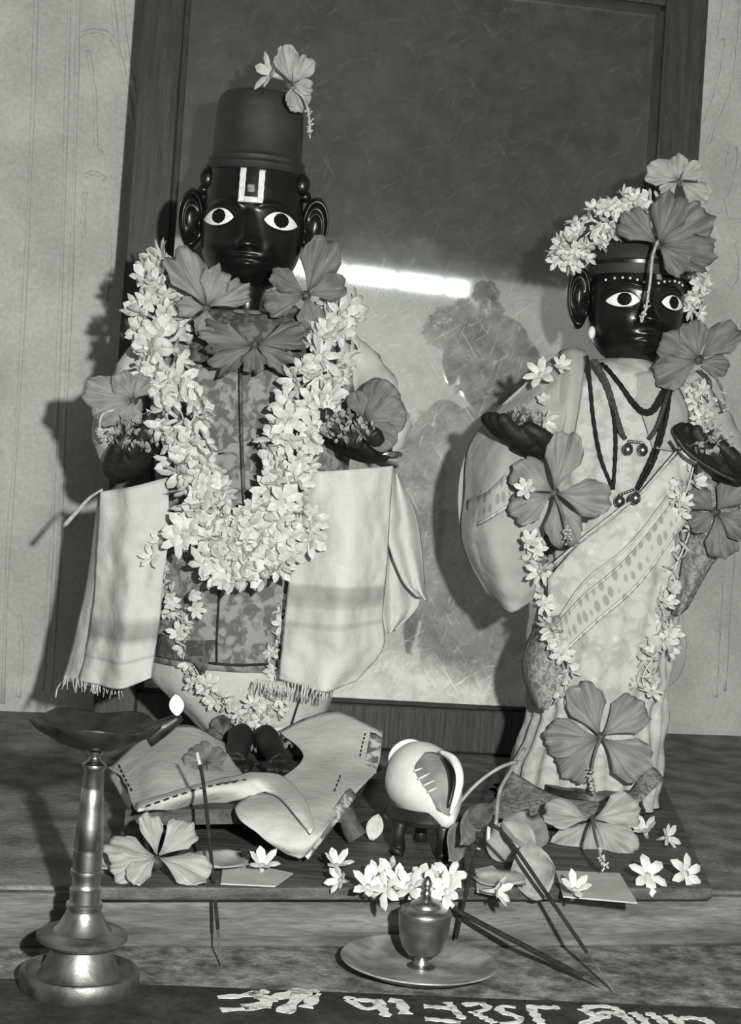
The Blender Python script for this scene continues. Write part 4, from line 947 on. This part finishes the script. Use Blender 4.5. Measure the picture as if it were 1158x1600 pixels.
# ------------------------------------------------------------------ tulsi and other leaves
def leaf_mesh(name, L, W, m, curl=.2, seed=0, nx=7, ny=4, tip=1.0):
    V = []
    for i in range(nx):
        u = i / (nx - 1); w = W * math.sin(math.pi * min(1, u * .92 + .05)) ** .8 * (1 if u < .98 else .05)
        for j in range(ny + 1):
            s = -1 + 2 * j / ny; V.append((s * w, L * u, curl * L * (u * u) + .22 * W * s * s + .03 * L * noise.noise(Vector((u * 3 + seed, s * 2, seed)))))
    me = bpy.data.meshes.new(name); me.from_pydata(V, [], grid_faces(nx, ny + 1)); me.update(); me.materials.append(M[m])
    for p in me.polygons: p.use_smooth = True
    return me
TL = [leaf_mesh('tulsi_leaf', .008, .0028, 'tulsi', .3, k, 5, 2) for k in range(3)]
def tulsi(label, c, rx, rz, n, seed, ry=.006):
    n = int(n * 1.9); rnd = random.Random(seed); t = empty('tulsi_sprig', c); tag(t, label, 'leaves', 'heaps of small tulsi leaves')
    for i in range(n):
        a = rnd.uniform(0, 6.28); r = math.sqrt(rnd.random()); o = bpy.data.objects.new('leaf', TL[i % 3]); COL.objects.link(o)
        o.location = c + V3(rx * r * math.cos(a), -ry * rnd.random() * (1.3 - r), rz * r * math.sin(a)); o.rotation_euler = (rnd.uniform(.3, 2.2), rnd.uniform(-.8, .8), rnd.uniform(0, 6.28)); o.scale = (rnd.uniform(.45, .85),) * 3
        attach(o, t)
    return t
tulsi('heap of small tulsi leaves under the grey hibiscus beside the thick garland', P(212, 682, -.050), .020, .013, 48, 1)
tulsi('heap of small tulsi leaves under the dark glossy hibiscus, towards the draped statue', P(542, 672, -.062), .020, .012, 46, 2)
tulsi('heap of small tulsi leaves above the dark hand of the draped statue', P(824, 654, -.030), .012, .008, 22, 3)
tulsi('heap of small tulsi leaves on the draped statue\'s hand at the right edge', P(1112, 692, -.045), .018, .012, 34, 4)
tulsi('heap of small tulsi leaves on the crowned statue\'s feet', P(412, 1162, -.045), .024, .007, 36, 5)

def leaf(label, c, dir_, L, W, m, up=(0, -.3, 1), curl=.1, seed=1, name='leaf', cat='leaf', group=None, tip=None):
    o = bpy.data.objects.new(name, leaf_mesh(name, L, W, m, curl, seed, 10, 6)); COL.objects.link(o)
    y = Vector(dir_).normalized(); z = Vector(up); z = (z - y * z.dot(y)).normalized(); x = y.cross(z)
    o.matrix_world = Matrix.Translation(c) @ Matrix((x, y, z)).transposed().to_4x4()
    md = o.modifiers.new('thickness', 'SOLIDIFY'); md.thickness = .0007; tag(o, label, cat, group); return o
def gl(x, y, x2, y2, z, W, m, label, z2=None, **k):
    a = G(x, y, z); b = G(x2, y2, z if z2 is None else z2); return leaf(label, a, b - a, (b - a).length, W, m, **k)
gl(768, 1300, 838, 1345, .022, .017, 'leaf_light', 'broad pale leaf leaning on the board under the bent incense tip', up=(0, -1, .5), z2=.012)
gl(830, 1275, 800, 1352, .026, .017, 'leaf_light', 'pale leaf behind the round leaf at the foot of the sari', up=(0, -1, .6), z2=.012)
gl(800, 1370, 868, 1358, .013, .0185, 'leaf_mid', 'round mid-grey leaf standing between the pale leaf and the paper slip', up=(0, -1, .5), z2=.020)
gl(742, 1372, 822, 1392, .010, .014, 'leaf_light', 'flat pale leaf on the board behind the trio of blossoms', up=(0, -.2, 1))
gl(720, 1290, 690, 1350, .030, .010, 'leaf_mid', 'curled leaf hanging beside the conch stand', up=(.5, -1, .2), z2=.014)
gl(752, 1262, 700, 1330, .036, .009, 'leaf_mid', 'narrow dark leaf between the conch and the sari hem', up=(.3, -1, .3), z2=.024)
gl(770, 1258, 735, 1290, .046, .008, 'leaf_dark', 'small dark leaf tucked at the left corner of the sari train', up=(0, -1, .5), z2=.03)
gl(180, 1348, 120, 1362, .012, .010, 'leaf_light', 'pale leaf poking out from behind the lamp column', up=(0, -.4, 1))
gl(380, 1338, 300, 1372, .010, .015, 'leaf_light', 'pale petal lying between the incense stick and the paper triangle', up=(0, -.4, 1))
# long pale stalk arching beside the conch
for pts, r, lab in ((((712, 1262, -.14), (745, 1225, -.13), (780, 1200, -.12), (808, 1190, -.10)), .0013, 'thin pale stalk arching from the conch to the sari'),
                    (((820, 1170, -.06), (796, 1208, -.09), (780, 1240, -.12), (775, 1290, -.15)), .0014, 'straight pale stalk leaning along the sari hem')):
    o = tube('flower_stalk', [P(*p) for p in pts], r, 'leaf_light', None, n=7, res=20); tag(o, lab, 'stalk')

# ------------------------------------------------------------------ necklaces of the draped statue
def necklace(label, cords, pend, m='cord_black', r=.0016):
    c0 = S(*pend[0], .004) if pend else S(*cords[0][0], .004)
    nk = empty('necklace', c0); tag(nk, label, 'necklace', 'necklaces of the draped statue')
    for c in cords:
        p = [S(x, y, .0035, .01) for x, y in c]; q = cr_pts(p, 40)
        tube('cord', q, lambda u: r * (1 + .14 * math.sin(u * 160)), m, nk, n=7)
    for x, y in pend:
        p = S(x, y, .006); s = .0042
        b = lathe('bell_pendant', [(0, -.0050), (.0022, -.0046), (.0040, -.0022), (.0044, .0), (.0036, .0028), (.0018, .0044), (.0010, .0052), (0, .0055)], 'bell_metal', nk, loc=p, n=20)
    if len(pend) > 1:
        a, b = S(pend[0][0] + 6, pend[0][1] - 12, .006), S(pend[-1][0] - 6, pend[-1][1] - 12, .006)
        multi('metal_beads', [ball_vf(a + (b - a) * u, .0013, 7) for u in (-.35, 0, .33, .66, 1, 1.35)], 'bell_metal', nk)
    return nk
necklace('short thick black cord necklace close to the draped statue\'s chin', [[(940, 568), (965, 595), (985, 622), (1002, 640), (1018, 640), (1032, 618), (1042, 600)], [(946, 572), (972, 605), (990, 632), (1008, 646), (1024, 640), (1040, 612)]], [], r=.0018)
necklace('middle necklace of dark cords with a pair of metal bells', [[(925, 562), (945, 600), (960, 645), (968, 672), (978, 686)], [(930, 562), (950, 602), (964, 650), (974, 682)], [(1046, 604), (1036, 640), (1026, 668), (1014, 686)]], [(981, 702), (1004, 703)], 'cord_grey', .0019)
necklace('longest black beaded necklace ending in two metal bells on the sari', [[(917, 556), (922, 600), (928, 660), (940, 720), (958, 765)], [(930, 565), (955, 630), (962, 690), (958, 765)], [(1048, 606), (1040, 660), (1022, 720), (996, 766)], [(1042, 600), (1032, 670), (1018, 712), (994, 764)]], [(968, 783), (993, 778)], r=.0016)

# ------------------------------------------------------------------ tall brass lamp
lc = G(123, 1541, STEP_Z)
lamp = empty('oil_lamp', lc); tag(lamp, 'tall brass oil lamp stand with a dark scalloped dish on top', 'lamp')
lathe('base', [(.0325, .0), (.0332, .0015), (.0332, .0085), (.0322, .0100), (.0300, .0100), (.0285, .0075), (.0235, .0075), (.0215, .0095), (.0185, .0165), (.0155, .0225), (.0148, .0260)], 'brass_dull', lamp, lc, n=64)
lathe('drip_ring', [(.0140, .0250), (.0225, .0250), (.0250, .0270), (.0252, .0295), (.0232, .0312), (.0165, .0318)], 'brass_dull', lamp, lc, n=64)
lathe('column', [(.0165, .0315), (.0135, .0350), (.0108, .0400), (.0094, .0430), (.0096, .0440), (.0102, .0450), (.0102, .0468), (.0094, .0476), (.0084, .0480), (.0086, .0520), (.0088, .0550), (.0080, .0558), (.0076, .0580), (.0080, .0610), (.0082, .0625), (.0090, .0630), (.0092, .0642), (.0090, .0655), (.0080, .0660), (.0082, .0700), (.0081, .0765), (.0077, .0768), (.0077, .0776), (.0080, .0780), (.0074, .0900), (.0066, .1020), (.0061, .1110), (.0058, .1113), (.0058, .1121), (.0060, .1125), (.0056, .1210), (.0064, .1220), (.0068, .1232), (.0066, .1245), (.0052, .1256), (.0036, .1268), (.0030, .1285), (.0040, .1300), (.0042, .1315), (.0030, .1330)], 'brass', lamp, lc, n=40)
def dish(name, rings, m, parent, loc, n=80, lob=.14):
    rr = []
    for r, z in rings:
        w_ = r / .034
        rr.append([loc + V3(r * (1 + lob * w_ * abs(math.cos(2.5 * (a + .2))) - .05 * w_) * math.cos(a), r * (1 + lob * w_ * abs(math.cos(2.5 * (a + .2))) - .05 * w_) * math.sin(a), z + .0012 * w_ * math.cos(5 * (a + .2))) for a in [2 * math.pi * k / n for k in range(n)]])
    return loft(name, rr, m, parent)
dish('dish', [(.003, .1325), (.012, .1340), (.022, .1375), (.031, .1430), (.0345, .1475), (.0340, .1490), (.0320, .1480), (.027, .1445), (.016, .1410), (.004, .1400)], 'iron', lamp, lc)
tube('spout', [lc + V3(.028, -.004, .143), lc + V3(.038, -.003, .149), lc + V3(.046, -.002, .155)], [.007, .0025], 'iron', lamp, n=10, res=8)
pet = leaf('single white petal standing on the tip of the lamp dish', lc + V3(.0445, -.004, .1555), (-.15, .1, 1), .012, .0042, 'blossom', up=(0, -1, 0), name='fallen_petal', cat='petal')

# ------------------------------------------------------------------ lidded pot on a plate
pc = G(653, 1523, STEP_Z)
pl = lathe('metal_plate', [(.026, .0005), (.030, .0020), (.036, .0040), (.0455, .0085), (.0472, .0092), (.0468, .0100), (.0445, .0094), (.0345, .0055), (.028, .0042), (0, .0038)], 'plate', None, pc, n=72); tag(pl, 'round shallow metal plate under the lidded pot on the front step', 'plate')
pq = G(660, 1532, STEP_Z + .004); pq = V3(pq.x, pc.y + .002, STEP_Z + .004)
pot = empty('lidded_pot', pq); tag(pot, 'small brass pot with a pointed lid standing on the plate', 'pot')
lathe('body', [(.0085, .0), (.0085, .0010), (.0050, .0022), (.0040, .0050), (.0048, .0068), (.0090, .0082), (.0122, .0120), (.0143, .0180), (.0153, .0250), (.0158, .0310), (.0164, .0325), (.0160, .0338)], 'brass', pot, pq, n=48)
lathe('lid', [(.0160, .0336), (.0152, .0352), (.0135, .0362), (.0105, .0372), (.0098, .0388), (.0088, .0402), (.0060, .0412), (.0038, .0422), (.0024, .0438)], 'brass', pot, pq, n=48)
lathe('finial', [(.0022, .0432), (.0030, .0446), (.0026, .0462), (.0018, .0472), (.0030, .0492), (.0032, .0508), (.0020, .0530), (.0010, .0548), (0, .0552)], 'bell_metal', pot, pq, n=24)

# ------------------------------------------------------------------ conch on its stand
cb = G(655, 1338, BZ)
stand = empty('conch_stand', cb); tag(stand, 'low metal three-legged stand holding the conch shell', 'stand')
RZ = .024
lathe('ring', [(.0235, RZ - .004), (.0265, RZ - .003), (.0278, RZ), (.0262, RZ + .003), (.0225, RZ + .0065), (.0205, RZ + .0065), (.0215, RZ + .001), (.0220, RZ - .003)], 'iron', stand, cb + V3(.002, .018, 0), n=48, closed=True)
for a in (-130, -60, 90):
    c = cb + V3(.002, .018, 0); d = V3(math.cos(R(a)), math.sin(R(a)), 0)
    tube('leg', [c + d * .0245 + EZ * (RZ - .002), c + d * .0265 + EZ * .013, c + d * .0245 + EZ * .005, c + d * .0280 + EZ * .001], lambda u: .0052 - .0012 * math.sin(math.pi * u), 'iron', stand, n=10, res=12)
cn = empty('conch_shell', P(655, 1240, -.165)); tag(cn, 'white conch shell with dark mouth lying on the small stand', 'shell')
A_, B_ = P(632, 1176, -.118), P(702, 1286, -.196); ax = (B_ - A_)
egg = []
tdir = ax.normalized(); ea = tdir.cross(V3(0, -1, 0)).normalized(); eb = tdir.cross(ea)
prof = lambda u: .0245 * (math.sin(min(1, u / .42) * math.pi / 2) ** .62 if u < .42 else (max(0, math.cos((u - .42) / .58 * math.pi / 2)) ** .85 * .84 + .16 * (1 - (u - .42) / .58 * .15)))
for i in range(36):
    u = .004 + .996 * i / 35; egg.append([A_ + ax * u + (ea * math.cos(t) + eb * math.sin(t)) * (prof(u) * (1 + .05 * math.sin(t * 2 + u * 6)) * (1 + .003 * math.sin(u * 60))) for t in [2 * math.pi * k / 40 for k in range(40)]])
loft('body_whorl', egg, 'shell', cn)
sp_c = A_ + ax * .06
sp = [[sp_c - tdir * (.014 * u) + (ea * math.cos(t) + eb * math.sin(t)) * (.013 * (1 - u) * (1 + .12 * math.sin(u * 30)) + .0004) for t in [2 * math.pi * k / 24 for k in range(24)]] for u in np.linspace(0, 1, 18)]
loft('spire', sp, 'shell', cn)
BC = surfaces([cn])
def SC_(x, y, off=.001): return S(x, y, off, -.17, BC)
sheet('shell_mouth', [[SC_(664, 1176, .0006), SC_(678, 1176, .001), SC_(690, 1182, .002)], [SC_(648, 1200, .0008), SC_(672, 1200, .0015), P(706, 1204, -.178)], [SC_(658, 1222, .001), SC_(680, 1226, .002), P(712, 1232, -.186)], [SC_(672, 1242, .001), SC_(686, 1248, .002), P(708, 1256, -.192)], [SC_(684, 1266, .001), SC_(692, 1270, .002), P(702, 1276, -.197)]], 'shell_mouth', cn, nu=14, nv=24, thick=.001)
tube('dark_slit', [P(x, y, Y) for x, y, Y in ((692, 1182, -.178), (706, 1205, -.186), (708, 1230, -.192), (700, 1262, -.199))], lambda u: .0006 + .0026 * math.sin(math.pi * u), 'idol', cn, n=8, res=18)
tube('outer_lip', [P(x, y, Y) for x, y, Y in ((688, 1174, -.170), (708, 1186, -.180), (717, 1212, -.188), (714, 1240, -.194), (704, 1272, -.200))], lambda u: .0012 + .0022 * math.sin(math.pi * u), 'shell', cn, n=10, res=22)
for x0, y0, x1, y1 in ((647, 1205, 660, 1200), (653, 1218, 672, 1208), (661, 1228, 680, 1219), (668, 1238, 684, 1230)):
    tube('tooth', [SC_(x0, y0, .002), SC_((x0 + x1) / 2, (y0 + y1) / 2, .003), SC_(x1, y1, .0025)], [.0008, .0004], 'shell', cn, n=6)

# ------------------------------------------------------------------ incense
def incense(label, pts, r=.0011, ash=.12, bare=.12):
    q = cr_pts(pts, 40); o = empty('incense_stick', pts[-1]); tag(o, label, 'incense')
    a = int(40 * ash); b = int(40 * (1 - bare))
    tube('ash_tip', q[:a + 1], r * .95, 'ash', o, n=8); tube('incense_coating', q[a:b + 1], r, 'incense', o, n=8); tube('bare_stick', q[b:], r * .5, 'stick', o, n=6)
    return o
incense('upright incense stick in front of the cream cloth by the tall lamp', [P(308, 1176, -.255), P(318, 1225, -.265), P(329, 1330, -.285), G(346, 1512, STEP_Z)], .0012, .16, .12)
incense('long incense stick with a bent ash tip leaning over the leaves', [P(763, 1312, -.255), P(767, 1290, -.255), P(795, 1312, -.26), P(860, 1405, -.275), G(961, 1552, STEP_Z)], .0013, .2, .12)
incense('thick incense stick lying low across the riser towards the lidded pot', [P(698, 1404, -.262), P(712, 1420, -.264), P(735, 1434, -.266), P(850, 1494, -.285), G(952, 1549, STEP_Z)], .0018, .2, .12)
incense('dark short incense stick standing behind the lidded pot', [P(748, 1325, -.262), P(735, 1365, -.263), G(708, 1484, STEP_Z)], .0014, .03, .1)

# ------------------------------------------------------------------ loose things on the ledge
def slip(label, pts, z, name='paper_slip', m='paper', cat='paper'):
    v = [G(x, y, z) for x, y in pts]; n = len(v); v = v + [p + V3(0, 0, -.0009) for p in v]
    f = [tuple(range(n)), tuple(range(2 * n - 1, n - 1, -1))] + [(i, i + n, (i + 1) % n + n, (i + 1) % n) for i in range(n)]
    o = pyd(name, v, f, m, None, smooth=False); tag(o, label, cat); return o
slip('grey paper slip on the front edge of the board below the light hibiscus', [(868, 1360), (968, 1364), (996, 1410), (880, 1400)], .0095)
slip('pale paper slip pointing right beside the left incense stick', [(350, 1335), (400, 1352), (458, 1364), (430, 1384), (345, 1380)], .0095)
slip('pale leaf-shaped paper under the blossom beside the conch stand', [(742, 1358), (770, 1352), (800, 1382), (775, 1398), (745, 1392)], .0095)
def gb(x, y, label, d, sc, kind=0, seed=1, z=.014): return one(x, y, label, d, sc * .84, kind, G(x, y, z), seed)
gb(410, 1352, 'white blossom standing on the pale paper slip by the left incense stick', (.1, -.5, .9), 1.35, 1, 11)
gb(526, 1352, 'spiky white blossom alone between the cream cloth and the conch stand', (.1, -.4, .9), 1.3, 1, 12)
gb(532, 1375, 'white blossom lying flat in front of the spiky blossom', (-.5, -.6, .3), 1.1, 1, 13)
HEAP = ('leftmost white blossom of the heap before the conch stand', 'small white blossom behind the leftmost one of the heap', 'second white blossom of the heap\'s front row', 'third white blossom of the heap\'s front row', 'middle white blossom of the heap before the conch stand',
        'white blossom at the back of the heap below the conch stand', 'white blossom of the heap straight behind the pot\'s pointed lid', 'white blossom of the heap just right of the pot\'s lid', 'white blossom at the right end of the heap touching the thick incense tip', 'white blossom topmost at the heap\'s left half', 'white blossom topmost at the heap\'s right end')
for i, (x, y) in enumerate(((575, 1385), (590, 1372), (602, 1388), (624, 1380), (642, 1386), (655, 1372), (668, 1388), (686, 1380), (698, 1392), (612, 1362), (702, 1370))):
    o = gb(x, y, HEAP[i], (rnd.uniform(-.7, .7), -.7, rnd.uniform(.2, 1)), 1.3, (0, 1, 2, 1)[i % 4], 20 + i); o['group'] = 'blossoms heaped before the conch stand'
gb(775, 1392, 'white blossom lying on the leaf-shaped paper', (.8, -.5, .2), 1.25, 1, 41)
gb(898, 1390, 'white blossom on the front edge of the grey paper slip', (.0, -.6, .8), 1.3, 1, 42)
gb(1008, 1298, 'white blossom at the back right of the board near its edge', (-.3, -.5, .8), 1.4, 1, 43)
gb(1042, 1308, 'white blossom lying beside the back right blossom', (.7, -.6, .4), 1.2, 0, 44)
gb(1012, 1368, 'left white blossom of the front pair at the board corner', (.1, -.7, .6), 1.55, 2, 45)
gb(1072, 1365, 'right white blossom of the front pair at the board corner', (.5, -.7, .4), 1.55, 2, 46)
leaf('white shell-like petal leaning beside the stool leg', G(580, 1312, BZ + .001), (.2, -.1, 1), .020, .006, 'blossom', up=(0, -1, .2), name='fallen_petal', cat='petal')

# ------------------------------------------------------------------ white lettering painted on the dark strip
let = []
def stroke(pts, w=7):
    q = cr_pts([G(x, y, STEP_Z + .0004) for x, y in pts], 3 * len(pts)); v = []; f = []
    for i, p in enumerate(q):
        t = (q[min(i + 1, len(q) - 1)] - q[max(i - 1, 0)]).normalized(); s = t.cross(EZ); ww = w * .00046 * (1 + .35 * math.sin(i * 1.9 + p.x * 900)); v += [p + s * ww, p - s * ww]
    f = [(2 * i, 2 * i + 2, 2 * i + 3, 2 * i + 1) for i in range(len(q) - 1)]; o = pyd('painted_stroke', v, f, 'chalk', st, smooth=False)
    md = o.modifiers.new('thickness', 'SOLIDIFY'); md.thickness = .0004; md.offset = 0
for pts, w_ in (([(340, 1558), (375, 1556), (400, 1552), (418, 1548)], 6), ([(388, 1550), (405, 1556), (418, 1566), (400, 1572), (380, 1574)], 8), ([(345, 1578), (385, 1576), (420, 1572)], 5), ([(418, 1562), (440, 1556), (470, 1548), (496, 1552)], 9), ([(496, 1552), (485, 1566), (478, 1574)], 7), ([(470, 1552), (455, 1570), (442, 1582)], 9),
    ([(538, 1558), (560, 1562), (585, 1564), (590, 1572), (570, 1576), (545, 1562)], 5), ([(592, 1562), (598, 1576), (604, 1588)], 6), ([(608, 1562), (625, 1566), (634, 1584)], 7),
    ([(662, 1572), (690, 1574), (706, 1576)], 5), ([(664, 1592), (690, 1594), (720, 1598)], 5), ([(700, 1566), (712, 1580), (724, 1592)], 5),
    ([(724, 1570), (752, 1568), (762, 1576), (740, 1582)], 5), ([(738, 1580), (756, 1590), (772, 1598)], 5), ([(806, 1574), (786, 1572), (782, 1580), (808, 1588), (812, 1596), (784, 1600)], 5),
    ([(822, 1572), (850, 1574), (874, 1574)], 5), ([(830, 1576), (838, 1588), (846, 1600)], 6), ([(910, 1576), (930, 1586), (955, 1582), (978, 1590), (990, 1602)], 6), ([(912, 1574), (940, 1572), (962, 1576), (975, 1586)], 5), ([(908, 1602), (930, 1592), (952, 1586)], 6),
    ([(988, 1582), (1004, 1592), (1012, 1606)], 6), ([(1012, 1582), (1030, 1592), (1042, 1604)], 6), ([(1044, 1586), (1060, 1596), (1068, 1606)], 6), ([(1060, 1592), (1080, 1590), (1100, 1594)], 5), ([(1096, 1590), (1112, 1600), (1120, 1612)], 6),
    ([(228, 1474), (250, 1477), (275, 1474), (292, 1476)], 4)):
    stroke(pts, w_)
